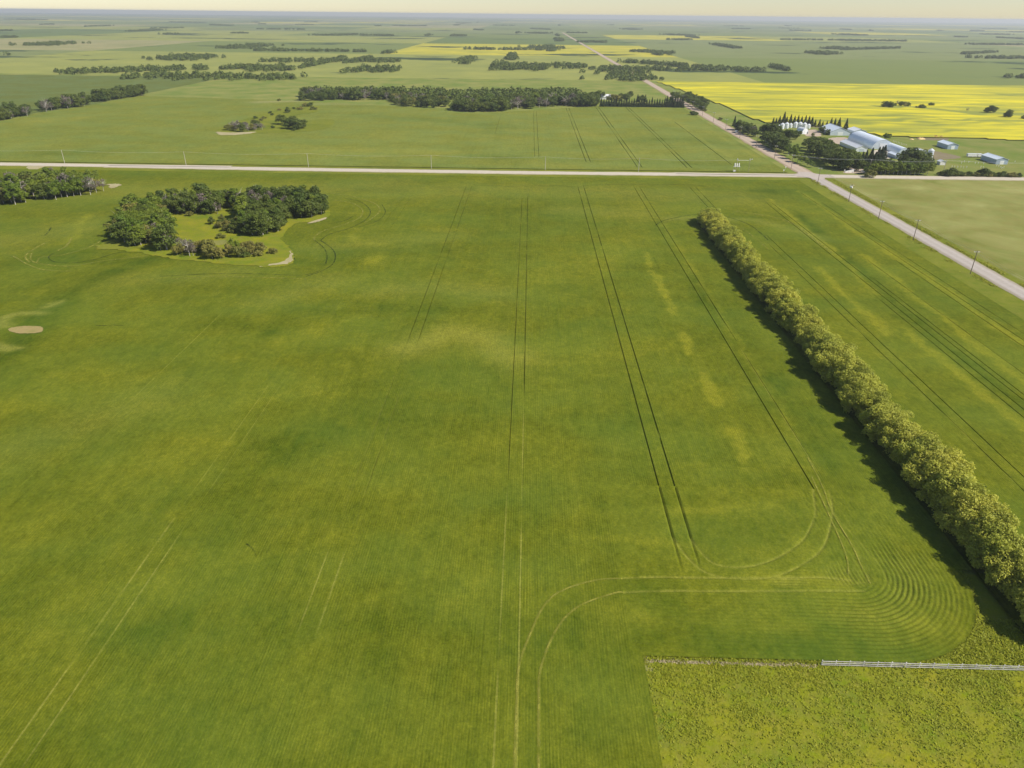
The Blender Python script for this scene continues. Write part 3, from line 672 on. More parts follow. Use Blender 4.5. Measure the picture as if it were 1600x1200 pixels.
def sample(poly, spacing, seed, z=.6):
    P = [g(x, y, z) for x, y in poly]; a = np.array(P); r = np.random.default_rng(seed); out = []
    for X in np.arange(a[:, 0].min(), a[:, 0].max(), spacing):
        for Y in np.arange(a[:, 1].min(), a[:, 1].max(), spacing):
            x, y = X+r.uniform(-.4, .4)*spacing, Y+r.uniform(-.4, .4)*spacing
            if inside(np.array(x), np.array(y), P): out.append((x, y))
    return out
def stand(poly, spacing, seed, mixk, h, label, group, z=.6, wide=1., hv=.15, name=None):
    """mixk: {kind: weight}"""
    r = np.random.default_rng(seed+500); ks = list(mixk); w = np.array([mixk[k] for k in ks], float); w /= w.sum()
    adj = dict(poplar='green poplar', dpop='dark poplar', dark='dark tree', grey='bare poplar', olive='olive aspen', bush='low bush', spruce='dark spruce', willow='pale willow')
    pts = sample(poly, spacing, seed, z); ax = sorted(q[0] for q in pts); ay = sorted(q[1] for q in pts); N_ = len(pts); cnt = {}
    pts.sort(key=lambda q: q[0]/q[1])
    for x, y in pts:
        k = ks[r.choice(len(ks), p=w)]
        ix = min(2, 3*ax.index(x)//N_); iy = min(2, 3*ay.index(y)//N_)
        where = ['left', 'central', 'right'][ix]+' '+['front', 'middle', 'back'][iy]
        c_ = cnt.get((k, where), 0); cnt[(k, where)] = c_+1
        plant(k, x, y, h*(1+hv*r.normal()) * (.55 if k == 'bush' else .8 if k == 'olive' else 1), '%s %s from left, %s %s' % (ordn(c_), adj[k], where, label), 'bush' if k == 'bush' else 'tree', group, z=z-.15, wide=wide)
# ring grove
GR = 'trees of the ring-shaped grove'
stand([(180, 360), (188, 380), (215, 386), (270, 394), (268, 366), (256, 347), (262, 334), (225, 326), (195, 342)], 4.9, 1, {'poplar': 8, 'dpop': 1, 'olive': 1.2}, 9.4, 'in the left mass of the ring-shaped grove', GR, wide=1.2)
stand([(252, 322), (258, 336), (300, 335), (350, 336), (350, 318), (252, 316)], 5., 2, {'dpop': 5, 'poplar': 3, 'grey': 2}, 9.2, 'in the back row of the ring-shaped grove', GR, wide=1.1)
stand([(372, 342), (386, 366), (412, 371), (438, 364), (452, 350), (440, 338), (372, 330)], 5., 3, {'dpop': 6, 'poplar': 3}, 9.6, 'in the middle clump of the ring grove', GR, wide=1.12)
stand([(440, 322), (456, 343), (490, 341), (511, 335), (505, 326), (470, 318), (425, 316), (350, 318), (360, 332), (425, 332)], 5.2, 4, {'dpop': 5, 'grey': 2.2, 'poplar': 2}, 10.2, 'at the right end of the ring-shaped grove', GR)
stand([(330, 350), (350, 362), (384, 368), (378, 350), (350, 344)], 4.2, 5, {'bush': 3, 'olive': 2, 'dpop': 1}, 5.2, 'inside the ring-shaped grove beside the clearing', GR)
stand([(268, 390), (276, 402), (345, 405), (352, 396), (300, 384)], 3.9, 6, {'olive': 5, 'grey': 2, 'bush': 3}, 6.2, 'on the near left rim of the ring grove', GR)
stand([(352, 396), (350, 404), (412, 402), (416, 392), (385, 386)], 4., 7, {'olive': 4, 'poplar': 2, 'bush': 3}, 5.6, 'on the near right rim of the ring grove', GR)
for i, (x, y, q) in enumerate(((426, 396, 'rightmost small bush in front of the ring-shaped grove'), (297, 337, 'small bush at the back left of the grove clearing'), (346, 372, 'small bush alone in the grove clearing'))):
    plant('bush', *g(x, y, .6), 2.6, q, 'bush', GR, z=.5)
for i, (x, y) in enumerate(((246, 377), (262, 390), (296, 334), (423, 345))):
    plant('grey', *g(x, y, .6), 9.3, ['pale bare poplar at the left front of the ring-shaped grove', 'pale leaning bare poplar near the front gap of the ring-shaped grove', 'pale forked dead poplar at the back of the grove clearing', 'pale bare poplar above the middle clump of the grove'][i], 'tree', GR, z=.5)
# left wood
GL = 'trees of the wood at the left edge'
stand([(62, 315), (110, 310), (130, 306), (130, 288), (70, 290)], 5.6, 11, {'poplar': 8, 'grey': 1.5, 'dpop': 1}, 10.5, 'in the middle of the left-edge wood', GL, wide=1.15)
stand([(-30, 330), (20, 322), (60, 314), (66, 292), (0, 298), (-30, 305)], 5.6, 12, {'grey': 4, 'poplar': 4, 'olive': 2, 'dpop': 1}, 10., 'in the left part of the left-edge wood', GL, wide=1.15)
stand([(130, 306), (160, 302), (166, 296), (152, 290), (130, 288)], 5.2, 13, {'grey': 3, 'poplar': 4, 'olive': 2}, 9.5, 'at the right tip of the left-edge wood', GL)
# upper left windbreaks
GU = 'trees of the field-edge windbreaks at upper left'
stand([(-40, 195), (0, 190), (46, 182), (40, 178), (-40, 188)], 8, 21, {'dark': 3, 'grey': 1}, 11.5, 'in the leftmost far windbreak', GU, 0, 1.15)
stand([(62, 177), (140, 166), (136, 161), (66, 171)], 8, 22, {'dark': 3, 'grey': 1.2}, 12, 'in the second windbreak at upper left', GU, 0, 1.15)
stand([(146, 161), (230, 149), (226, 145), (146, 157)], 9, 23, {'dark': 3, 'grey': .3}, 12, 'in the farthest windbreak at upper left', GU, 0, 1.15)
# middle clump
GM = 'bushes around the grassy pothole in the far field'
for i, (x, y, h) in enumerate(((441, 195, 9.5), (452, 202, 10), (463, 203, 10), (471, 201, 9), (458, 198, 10))):
    plant('dark', *g(x, y), h, 'rounded dark tree, %s from the left in the clump of the far field' % ordn(i), 'tree', GM, .4, 1.35)
stand([(352, 205), (372, 207), (412, 204), (410, 198), (365, 198)], 6, 31, {'grey': 5, 'olive': 1, 'dark': .5}, 6, 'in the grey thicket of the far field', GM, .4, 1.3)
for i, (x, y) in enumerate(((435.6, 158), (476, 167), (485.6, 167), (490.6, 172), (469, 172), (449, 177), (449, 171), (459, 171), (437, 173), (423, 178), (426, 181), (413, 186), (409, 189), (399, 186), (397, 191), (404, 192), (426, 201), (460, 205))):
    plant('bush', *g(x, y), (3.6 if i in (1, 2, 3, 4, 5) else 2.2)*(.9+.3*rng.random()), 'small dark bush, %s in the loose scatter winding down the far-field grass strip' % ordn(i), 'bush', GM, .4, 1.2, var=int(rng.integers(2)))
# north woods
GN = 'trees of the woods along the far field'
stand([(474, 158), (600, 156), (608, 151), (474, 151)], 10, 41, {'dark': 4, 'grey': 1}, 11.5, 'in the far strip of wood', GN, 0, 1.2)
stand([(606, 160), (622, 166), (650, 168), (700, 170), (702, 160), (640, 154), (600, 152)], 10.5, 42, {'dark': 3, 'olive': 2, 'grey': 1}, 9.5, 'in the ragged far wood left of centre', GN, 0, 1.25)
stand([(712, 175), (745, 176), (790, 173), (850, 168), (905, 166), (910, 160), (850, 160), (790, 163), (718, 166)], 10.5, 43, {'dark': 5, 'grey': 1, 'poplar': .5}, 12, 'in the dense far wood', GN, 0, 1.45)
stand([(912, 167), (931, 167), (931, 160), (912, 160)], 7, 45, {'dark': 1}, 12, 'just left of the far farmyard entrance', GN, 0, 1.1)
x_ = 88.; i = 0
while x_ < 188:
    plant('spruce', x_, 935+rng.normal(0, .6), 8.5+rng.random()*1.8+(3.2 if x_ > 168 else 0), 'dark spruce, %s from the left in the clipped row before the far farm' % ordn(i), 'tree', 'spruces of the far row', .3, 1.15+.15*rng.random())
    x_ += 3.1; i += 1
for i, (x, y, h, k) in enumerate(((955, 160, 10, 'olive'), (963, 160, 9, 'olive'), (971, 158, 10, 'dark'), (978, 158, 10, 'dark'), (996, 159, 9.5, 'spruce'), (1002, 159, 9, 'dark'), (1008, 159, 9, 'spruce'), (1019, 159, 6, 'spruce'), (1040, 157, 5, 'spruce'), (1052, 157, 11, 'dark'), (1060, 156, 11, 'dark'), (932, 156, 11, 'dark'), (938, 155, 12, 'dark'), (985, 153, 9, 'dark'))):
    plant(k, *g(x, y), h, 'yard tree of the far farm, %s from the left behind the spruce row' % ordn(i), 'tree', 'yard trees of the far farm', 0, 1.2)
# crossroads corner, north
GC = 'trees along the north road'
for i, (x, y, h) in enumerate(((1070, 161, 11), (1078, 164, 11), (1085, 167, 11), (1092, 171, 11), (1098, 173, 9), (1101, 167, 10), (1086, 160, 11), (1094, 163, 10), (1075, 156, 11))):
    plant('dark', *g(x, y), h, 'dark roadside tree, %s in the clump where the north road meets the canola' % ordn(i), 'tree', GC, 0, 1.2)
plant('bush', *g(1083, 180), 4, 'wide dark bush on the left verge of the north road', 'bush', GC, 0, 1.9, 1)
plant('bush', *g(1101, 174), 3, 'small bush at the foot of the canola corner trees', 'bush', GC, 0, 1, 0)
plant('bush', *g(1125, 188), 3, 'single small bush between north road and canola', 'bush', GC, 0, 1, 0)
for i, (x, y, h, k) in enumerate(((1147, 197, 10, 'spruce'), (1152, 203, 9.5, 'spruce'), (1156, 204, 11, 'dark'), (1163, 208, 10.5, 'dark'), (1169, 211, 10.5, 'dark'), (1176, 213.5, 9.5, 'grey'), (1180, 214, 8, 'dark'), (1172, 207, 9.5, 'dark'))):
    plant(k, *g(x, y), h, 'dark tree, %s from the left beside the white van on the north road' % ordn(i), 'tree', GC, 0, 1.15)
# farmstead
GF = 'farmyard trees'
def tl(lst, k, label, wide=1.1):
    for i, (x, y, h) in enumerate(lst): plant(k, *g(x, y), h, '%s, %s %s' % (dict(dark='dark leafy tree', poplar='green leafy tree', spruce='dark spruce', olive='olive bushy tree')[k], ordn(i), label), 'tree', GF, 0, wide)
tl([(1196, 224, 11), (1203, 229, 12), (1210, 232, 12), (1217, 235, 12), (1224, 238, 11), (1207, 224, 11), (1216, 227, 11), (1224, 231, 10), (1200, 222, 9)], 'dark', 'in the roadside clump below the grain bins')
tl([(1193, 209, 9), (1200, 210, 10), (1208, 211, 11), (1213, 211, 9), (1197, 204, 7)], 'dark', 'in the clump left of the grain bins')
tl([(1218, 217, 8.5), (1226, 218, 9), (1234, 219, 9.5), (1242, 218, 8.5), (1250, 211, 4), (1230, 213, 6.5)], 'dark', 'in the clump directly in front of the grain bins')
tl([(1231, 244, 9), (1238, 249, 9.5), (1246, 254, 8), (1254, 257, 7), (1262, 260, 5.5), (1243, 241, 8), (1268, 262, 4)], 'poplar', 'in the light green hedge beside the crossroads', 1.3)
tl([(1262, 236, 12), (1270, 242, 13), (1278, 247, 13), (1286, 252, 13), (1294, 257, 12), (1301, 261, 12), (1268, 232, 11), (1280, 238, 13), (1292, 244, 13), (1300, 250, 12), (1288, 240, 12)], 'dark', 'in the dark belt running down to the driveway')
tl([(1310, 263, 13), (1318, 266, 13), (1326, 264, 13), (1334, 266, 11), (1341, 268, 10), (1315, 255, 12), (1325, 256, 12), (1320, 248, 8)], 'dark', 'in the dark belt left of the driveway gate')
tl([(1344, 263, 12), (1350, 260, 12), (1358, 260, 13.5), (1364, 261, 11), (1369, 257, 13), (1374, 256, 13), (1378, 254, 13)], 'spruce', 'in front of the big arched barn', 1.35)
tl([(1413, 262, 13), (1420, 261, 14.5), (1427, 263, 14), (1435, 261, 13), (1442, 262, 11.5), (1447, 265, 9)], 'dark', 'in the dark clump hiding the small arched shed', 1.15)
tl([(1356+i*6.6, 272.5+.08*i, 7.5+(i*37 % 5)*.5) for i in range(15)], 'poplar', 'from the left in the hedge along the farm road', 1.35)
tl([(1360+i*7.2, 269.5, 8+(i*31 % 5)*.5) for i in range(13)], 'dark', 'from the left in the back of the farm road hedge', 1.)
tl([(1383, 219.5, 7), (1387, 219.8, 6.5)], 'poplar', 'behind the big arched barn'); tl([(1284, 207.5, 6.5), (1293, 211, 5.5)], 'dark', 'at the corner of the wide pale barn')
tl([(1270, 213, 3)], 'olive', 'small one on the grass between the bins and the dark belt')
plant('bush', *g(1358.5, 277.5), 5.2, 'thin pale bush on the near side of the farm road opposite the gate', 'bush', GF, 0, 1, 0)
sp = [(1207.5, 195, 7.5), (1212, 195, 7), (1217, 195.5, 9), (1223.5, 195.5, 13), (1228, 195.5, 8.5), (1234, 196, 11), (1240, 196, 9.5), (1245.5, 196.5, 10.5), (1251, 197, 9.5), (1257, 197, 10.5), (1262.5, 197, 10), (1267.5, 197.5, 9.5), (1273, 197, 6.5), (1279.5, 198, 7.5), (1284.5, 199, 6), (1291, 199, 6.5), (1297.5, 198, 9), (1303.5, 198, 8.5), (1310, 199, 9.5), (1321, 202, 10.5)]
for i, (x, y, h) in enumerate(sp): plant('spruce', *g(x, y), h, 'narrow spruce, %s from the left in the row between bins and canola' % ordn(i), 'tree', 'spruces behind the grain bins', 0, 1.35)
for i, x in enumerate((1472, 1480, 1485, 1490, 1500, 1506, 1513, 1524, 1537, 1541, 1551, 1560, 1566, 1574, 1579, 1586, 1592)):
    plant('bush', *g(x, 274.6+i*.13), (4.5 if i in (8, 2, 3) else 3.0)*(.85+.3*rng.random()), 'low roadside bush, %s from the left along the right end of the farm road' % ordn(i), 'bush', 'bushes along the farm road', 0, 1.25, int(rng.integers(2)))
# canola islands
GK = 'trees standing in the canola'
for i, (x, y, h, k) in enumerate(((1381, 168, 7.5, 'dark'), (1387, 168.5, 8, 'dark'), (1394, 169, 7.5, 'dark'), (1401, 166, 7.5, 'grey'), (1407, 166.5, 6.5, 'dark'), (1413, 167, 6, 'olive'), (1419, 167, 5.5, 'dark'), (1435, 169.5, 3.5, 'bush'), (1440, 170, 4.5, 'bush'), (1453, 166, 4.5, 'dark'), (1457, 166, 4, 'dark'), (1511, 175, 5, 'grey'), (1541, 177, 7, 'dark'), (1547, 177.5, 9.5, 'dark'), (1552, 177, 8, 'dark'), (1575, 184, 9, 'dark'), (1570, 184, 6, 'dark'), (1598, 187, 5, 'dark'))):
    plant(k, *g(x, y), h, 'dark tree or bush, %s from the left on the green island in the canola' % ordn(i), 'bush' if k == 'bush' else 'tree', GK, .2, 1.2)
for l in PROTO.values():
    for e in l:
        for c in list(e.children): D.objects.remove(c)
        D.objects.remove(e)

# far-off woods: one mass of small crowns beyond the photographed fields
def far_woods():
    r = np.random.default_rng(5); belts = []
    for _ in range(130):
        D0 = 1250+9000*r.random()**1.6; X0 = r.uniform(-.9, .9)*D0; L = r.uniform(60, 380); ang = r.choice([0, math.pi/2]) if r.random() < .7 else r.random()*3
        wdt = r.uniform(6, 22) if r.random() < .6 else r.uniform(30, 90)
        if X0 > 200 and D0 < 1420: continue
        n = int(min(120, L*wdt/110+L/9)); t = r.uniform(-.5, .5, n)*L; s = r.normal(0, .4, n)*wdt
        belts.append(np.stack([X0+t*math.cos(ang)-s*math.sin(ang), D0+t*math.sin(ang)+s*math.cos(ang)], 1))
    P = np.concatenate(belts); P = P[P[:, 1] > 1120]
    P = np.concatenate([P, np.array(sample([(712, 161), (905, 156), (905, 145), (700, 147)], 9, 44, 0)), np.array(sample([(474, 150), (610, 150), (700, 156), (700, 144), (474, 144)], 11, 45, 0))]); n = len(P); m = 60
    d = r.normal(size=(n, m, 3)); d /= np.linalg.norm(d, axis=2)[:, :, None]; d[:, :, 2] = np.abs(d[:, :, 2])*1.0
    R = r.uniform(4, 7, n)[:, None, None]; c = d*R*np.array([1, 1, 1.25])*r.uniform(.7, 1.05, (n, m, 1)); c[:, :, :2] += P[:, None, :]; c[:, :, 2] += 1.2
    nn = d+r.normal(size=d.shape)*.6; nn /= np.linalg.norm(nn, axis=2)[:, :, None]; a = np.cross(nn, r.normal(size=d.shape)); a /= np.linalg.norm(a, axis=2)[:, :, None]; b = np.cross(nn, a)
    a *= 1.5; b *= 1.1; V = np.stack([c-a, c-b, c+a, c+b], 2).reshape(-1, 3); V[:, 2] = np.maximum(V[:, 2], .05)
    o = mesh_obj('far_woods', V, np.arange(len(V)).reshape(-1, 4), L_DARK, attrs={'leaf': ('POINT', np.repeat(r.random(n*m), 4))})
    tag(o, 'far-off dark tree belts scattered over the hazy plain beyond the fields', 'woods', kind='stuff')
far_woods()

# ------------------------------------------------------------------ farm buildings
def metal(name, c, ribs=(3., 0, 0), rough=.45):
    t = NT(name, rough, .5); t.b.inputs['Metallic'].default_value = .2
    co = t.n.new('ShaderNodeTexCoord').outputs['Object']
    f = t.rng(t.noise(.35, 4, vec=co), .3, .7); w = t.n.new('ShaderNodeTexWave'); w.inputs['Scale'].default_value = .9
    w.bands_direction = 'Y'; t.l.new(co, w.inputs[0])
    col = t.mix(f, tuple(x*.88 for x in c), c); col = t.mix(t.math('MULTIPLY', w.outputs['Fac'], .1), col, tuple(x*.8 for x in c))
    return t.col(col)
M_WHITE = metal('white_sheet_metal', (.86, .87, .87)); M_GALV = metal('galvanised_roof', (.84, .9, .96)); M_WALL = metal('grey_sheet_wall', (.6, .66, .72))
M_BLUE = metal('blue_grey_wall', (.38, .46, .56)); M_DOOR = simple('dark_opening', (.06, .06, .06)); M_WOOD = simple('grey_timber', (.33, .27, .2)); M_PAINT = simple('white_paint', (.74, .72, .68), .6); M_PALEWOOD = simple('weathered_pale_wood', (.42, .38, .33), .8); M_RAIL = simple('weathered_white_board', (.56, .53, .48), .8, .3, .6)
M_DARKWOOD = simple('pole_wood', (.2, .15, .11), .9); M_STEEL = simple('steel', (.6, .62, .64), .4); M_WIRE = simple('wire', (.5, .5, .5), .5); M_GLASS = simple('dark_glass', (.04, .05, .06), .15); M_RUST = simple('rust', (.32, .13, .07)); M_STRAW = simple('straw', (.62, .45, .22), .95)
M_TYRE = simple('tyre', (.02, .02, .02), .9)
def gable(name, x, y, rz, w, l, hw, hr, label, cat='barn', group=None, roof=M_GALV, wall=M_WALL, door=None, over=.35):
    e = empty(name, (x, y, 0), rz, label, cat, group)
    MB().prism([(-w/2, 0), (w/2, 0), (w/2, hw), (0, hr-.12), (-w/2, hw)], -l/2, l/2).build('wall', wall, e)
    for s in (-1, 1):
        sl = (hr-hw)/(w/2); xe = w/2+over; ze = hw-over*sl
        m = MB(); t = .14
        P = [(0, ze*0+hr), (s*xe, ze), (s*xe, ze+t), (0, hr+t)] if s > 0 else [(0, hr), (0, hr+t), (-xe, ze+t), (-xe, ze)]
        m.prism(P, -l/2-over, l/2+over); m.build('roof_slope', roof, e)
    MB().box(-.2, .2, -l/2-over-.02, l/2+over+.02, hr+.1, hr+.24).build('ridge_cap', roof, e)
    if door:
        dw, dh = door; MB().box(-dw/2, dw/2, -l/2-.09, -l/2-.02, .02, dh).build('door', M_WHITE if wall is not M_WHITE else M_WALL, e)
    return e
def arch(name, x, y, rz, w, l, h, label, cat='barn', mat=M_GALV, endm=M_WALL, straight=0., door=True):
    e = empty(name, (x, y, 0), rz, label, cat); n = 20
    prof = [(-w/2*math.cos(math.pi*i/n), straight+(h-straight)*math.sin(math.pi*i/n)**.92) for i in range(n+1)]
    m = MB(); k = 14; b = 0
    for j in range(k*2+1):
        yy_ = -l/2+l*j/(k*2); q = 1.0+(.006 if j % 2 else 0)
        m.v += [(a*q, yy_, z*q) for a, z in ([(-w/2, 0)]+prof+[(w/2, 0)])]
    c = n+3
    for j in range(k*2):
        for i in range(c-1): m.f.append((j*c+i, j*c+i+1, (j+1)*c+i+1, (j+1)*c+i))
    m.build('roof_shell', mat, e)
    for yv, nm in ((-l/2+.15, 'end_wall'), (l/2-.15, 'end_wall')):
        MB().prism([(a*.985, z*.985) for a, z in [(-w/2, 0.01), (w/2, .01)]+prof[::-1]], yv-.05, yv+.05).build(nm, endm, e)
    if door:
        MB().box(-w*.16, w*.16, -l/2-.02, -l/2+.06, .02, h*.62).build('sliding_door', M_WHITE, e)
        MB().box(w*.28, w*.28+1, -l/2-.02, -l/2+.06, .02, 2.1).build('side_door', M_DOOR, e)
    return e
def bin_(x, y, r, hw, label, group='grain bins in a row', wall=M_STEEL, mat=M_WHITE):
    e = empty('grain_bin', (x, y, 0), 0, label, 'grain bin', group); m = MB()
    m.lathe([(r, .0)]+[(r*(1.01 if i % 2 else 1), hw*i/10) for i in range(1, 11)], 24); m.build('wall', mat, e)
    MB().lathe([(r*1.06, hw-.05), (r*.55, hw+r*.36), (.35, hw+r*.58), (.35, hw+r*.58+.25), (0.01, hw+r*.58+.3)], 24).build('cone_roof', wall, e)
    MB().box(-.4, .4, -r-.09, -r+.02, .1, 1.9).build('hatch', M_WALL, e)
    for s in (-.22, .22): MB().tube([(s+r*.5, -r*.9, 0), (s+r*.5, -r*.9, hw)], .03, 4).build('ladder_rail', M_STEEL, e)
    return e
for i, (x, y) in enumerate(((1221.5, 201.5), (1228.5, 200.5), (1234.8, 199.5), (1242.3, 199.6), (1249.3, 199.8), (1256.3, 200.8), (1262.9, 200.6))):
    X, Y = g(x, y); bin_(X, Y, 2.1 if i not in (2, 6) else 1.8, 4.6 if i not in (2, 6) else 3.4, 'white steel grain bin, %s from the left in the row before the spruces' % ordn(i))
X, Y = g(1253, 208.5); arch('quonset_shed', X, Y, math.radians(20), 7.5, 9, 5.5, 'small bright white fabric dome in front of the grain bins', 'shed', M_WHITE, M_WHITE)
for x, y, q in ((1211.2, 200.5, 'small white hopper tank left of the grain bins, left one'), (1216.6, 201.5, 'small white hopper tank left of the grain bins, right one')):
    X, Y = g(x, y); e = empty('hopper_tank', (X, Y, 0), 0, q, 'tank', 'small tanks by the bins')
    MB().lathe([(.3, .6), (1.3, 1.7), (1.3, 3.4), (.3, 4.1), (.01, 4.15)], 16).build('vessel', M_WHITE, e)
    for a in range(4): MB().tube([(math.cos(a*1.57+.78)*1.2, math.sin(a*1.57+.78)*1.2, 0), (math.cos(a*1.57+.78)*1.25, math.sin(a*1.57+.78)*1.25, 1.9)], .06, 4).build('leg', M_STEEL, e)
def mid(a, b): return ((a[0]+b[0])/2, (a[1]+b[1])/2)
# wide barn: near gable (298..328, 212), far at 285..
a = g(1298, 211.8); b = g(1328, 212); gable('barn', (a[0]+b[0])/2-.5, a[1]+15, 0, 19, 29, 3.4, 7.2, 'wide low white-roofed barn between the spruces and the big arch', door=(5, 3.4))
a = g(1364, 233.6); b = g(1393, 233.2); arch('arched_barn', (a[0]+b[0])/2, (a[1]+b[1])/2+26, 0, 18.5, 52, 7.8, 'big long arched barn with a pale blue metal roof', mat=M_GALV)
a = g(1344, 213); gable('barn', a[0], a[1]+10, 0, 11, 17, 4.5, 6.2, 'boxy shed with a white roof behind the big arched barn', 'shed', roof=M_WHITE, wall=M_WALL, door=(4, 3.4))
a = g(1345, 237); gable('machine_shed', a[0], a[1]+17, 0, 9, 36, 3, 4.8, 'long low white-roofed lean shed on the left side of the arched barn', 'shed', roof=M_WHITE, wall=M_WHITE, door=(4, 2.6))
a = g(1408, 240); arch('arched_shed', a[0], a[1]+10, 0, 9.5, 30, 5.2, 'small arched metal shed right of the big arched barn', 'shed')
a = g(1403, 248); gable('shed', a[0], a[1]+6, 0, 5.6, 15, 2.7, 3.5, 'low blue-grey shed in front of the small arched shed', 'shed', wall=M_BLUE, door=(2, 2))
a = g(1443, 241.5); gable('shed', a[0], a[1]+4, 0, 5, 14, 2.6, 3.3, 'small white shed beside the lone bin', 'shed', roof=M_WHITE, wall=M_WALL)
X, Y = g(1453.5, 242.5); bin_(X, Y, 2.2, 4.0, 'lone grey grain bin with a pale cone roof right of the dark clump', 'bins right of the dark clump', M_STEEL, M_WALL)
X, Y = g(1451, 251); bin_(X, Y, 2.6, 2.6, 'squat white bin just below the lone grey one', 'bins right of the dark clump', M_WHITE, M_WHITE)
a = g(1472, 258); gable('shed', a[0], a[1]+2, 0, 4.2, 5, 2.6, 3.4, 'tiny white shed alone on the green grass near the farm road', 'shed', roof=M_WHITE, wall=M_PAINT)
for (x, y, dx, l, q) in ((1488, 233.4, 0, 18, 'grey-blue hay shed standing alone at the back of the farm pasture'), (1564.5, 257, 0, 21, 'grey-blue hay shed alone at the far right of the farm')):
    a = g(x, y); gable('hay_shed', a[0], a[1]+l/2, 0, 9, l, 3.7, 5.1, q, 'shed', 'hay sheds', M_GALV, M_BLUE, door=(3, 2.8))
a = g(946, 155.5); gable('farmhouse', a[0], a[1]+5, math.pi/2, 9, 14, 3.4, 6, 'white-roofed building behind the left end of the far spruce row', 'building', None, M_WHITE, M_WHITE)
# gate wings
for x, y, l, rz, q in ((1327, 269.6, 6.5, .12, 'left white wing wall of the farm driveway gate'), (1348, 269, 2.6, -.5, 'right white wing wall of the farm driveway gate')):
    X, Y = g(x, y); e = empty('gate_wall', (X, Y, 0), rz, q, 'wall', 'driveway gate walls')
    MB().prism([(-l/2, 0), (l/2, 0), (l/2, 2.3), (-l/2, .9)], -.2, .2).build('panel', M_PAINT, e); MB().prism([(-l/2, .92), (l/2, 2.32), (l/2, 2.42), (-l/2, 1.02)], -.28, .28).build('coping', M_WHITE, e)
# trailers and machines
def trailer(x, y, l, label, rz=0):
    X, Y = g(x, y); e = empty('trailer', (X, Y, 0), rz, label, 'trailer', 'white trailers on the grass')
    MB().box(-l/2, l/2, -1.2, 1.2, .8, 2.9).build('body', M_PAINT, e); MB().box(-l/2-.05, l/2+.05, -1.25, 1.25, 2.9, 3.02).build('roof', M_WHITE, e)
    for sx in (-l*.25, -l*.25+1.1, l*.3):
        for sy in (-1.1, 1.1): MB().tube([(sx, sy-.12, .45), (sx, sy+.12, .45)], .45, 12).build('wheel', M_TYRE, e)
    MB().tube([(l/2, 0, .7), (l/2+1.4, 0, .6)], .06, 5).build('drawbar', M_STEEL, e)
trailer(1517.5, 245.8, 7.5, 'long white trailer parked on the grass between the hay sheds'); trailer(1529, 246, 3.2, 'short white trailer just right of the long one')
def vehicle():
    X, Y = 200.5, g(1153, 208)[1]; e = empty('van', (X, Y, .3), 0, 'white van driving on the north gravel road', 'van')
    MB().prism([(-1, .35), (1, .35), (1, 1.35), (.85, 2.05), (-.85, 2.05), (-1, 1.35)], -2.5, 2.0).build('body', M_WHITE, e)
    MB().prism([(-1, .35), (1, .35), (.98, 1.15), (-.98, 1.15)], 2.0, 2.9).build('bonnet', M_WHITE, e)
    MB().box(-.8, .8, -2.54, -2.505, 1.3, 1.9).build('rear_window', M_GLASS, e)
    MB().poly([(-.9, 2.04, 1.3), (.9, 2.04, 1.3), (.8, 2.02, 1.9), (-.8, 2.02, 1.9)]).build('windscreen', M_GLASS, e)
    for sx in (-.95, .95):
        for sy in (-1.6, 1.9): MB().tube([(sx-.12, sy, .36), (sx+.12, sy, .36)], .36, 14).build('wheel', M_TYRE, e)
        MB().box(sx-.06 if sx < 0 else sx-.04, sx+.04 if sx < 0 else sx+.06, -2.53, -2.505, .8, 1.1).build('tail_light', M_RUST, e)
vehicle()
# debris heaps by the canola
for i, (x, y, s, mt, q) in enumerate(((1437, 217.5, 3.2, M_STRAW, 'tan heap at the left of the junk line by the canola'), (1441, 217.3, 2.6, M_STRAW, 'orange-tan heap, second in the junk line by the canola'), (1462, 214.5, 3.2, M_RUST, 'rust-red heap, third in the junk line by the canola'), (1470, 214.8, 3, M_RUST, 'rust-red heap nearest the hay shed in the junk line'), (1424, 218, 2, M_STRAW, 'small straw heap farthest left by the canola'))):
    r = np.random.default_rng(70+i); X, Y = g(x, y); m = MB(); n = 14
    m.lathe([(s*(1+.0*k), 0) if k == 0 else (s*(1-k/5)+.02, s*.5*(k/5)**.7) for k in range(6)], n)
    m.v = [(a+r.normal(0, .14)*s*.5, b+r.normal(0, .14)*s*.5, max(0, c+r.normal(0, .08)*s*.5)) for a, b, c in m.v]
    o = m.build('debris_heap', mt); o.location = (X, Y, .05); tag(o, q, 'heap', 'junk line heaps')
# posts and marker stones on the farm pasture
for i, (x, y) in enumerate(((1487, 262), (1491, 262), (1496, 262), (1501, 262.4), (1505, 263), (1510, 262.5), (1502, 256), (1506.5, 253.5), (1513, 254.5), (1523.5, 256), (1528, 256.5), (1536.5, 256.5), (1532, 262.5), (1536, 263), (1557, 260), (1560, 261), (1563, 262), (1565, 264), (1568, 263), (1585.5, 254))):
    X, Y = g(x, y); m = MB().tube([(0, 0, 0), (0, 0, 1.2+.4*(i % 3 == 0))], .13, 6); m.box(-.18, .18, -.16, .16, .9, 1.25)
    o = m.build('marker_post', M_PAINT); o.location = (X, Y, 0); tag(o, 'white post on the green pasture, %s of the scattered posts between the hay sheds' % ordn(i), 'post', 'white posts on the pasture')
for i in range(9):
    X, Y = g(1395.5+i*2.5, 222+i*.75); o = MB().tube([(0, 0, 0), (0, 0, 1.7)], .12, 6).build('fence_post', M_PAINT); o.location = (X, Y, 0); tag(o, 'pale post, %s from the left in the line behind the small arched shed' % ordn(i), 'post', 'posts behind the arched shed')
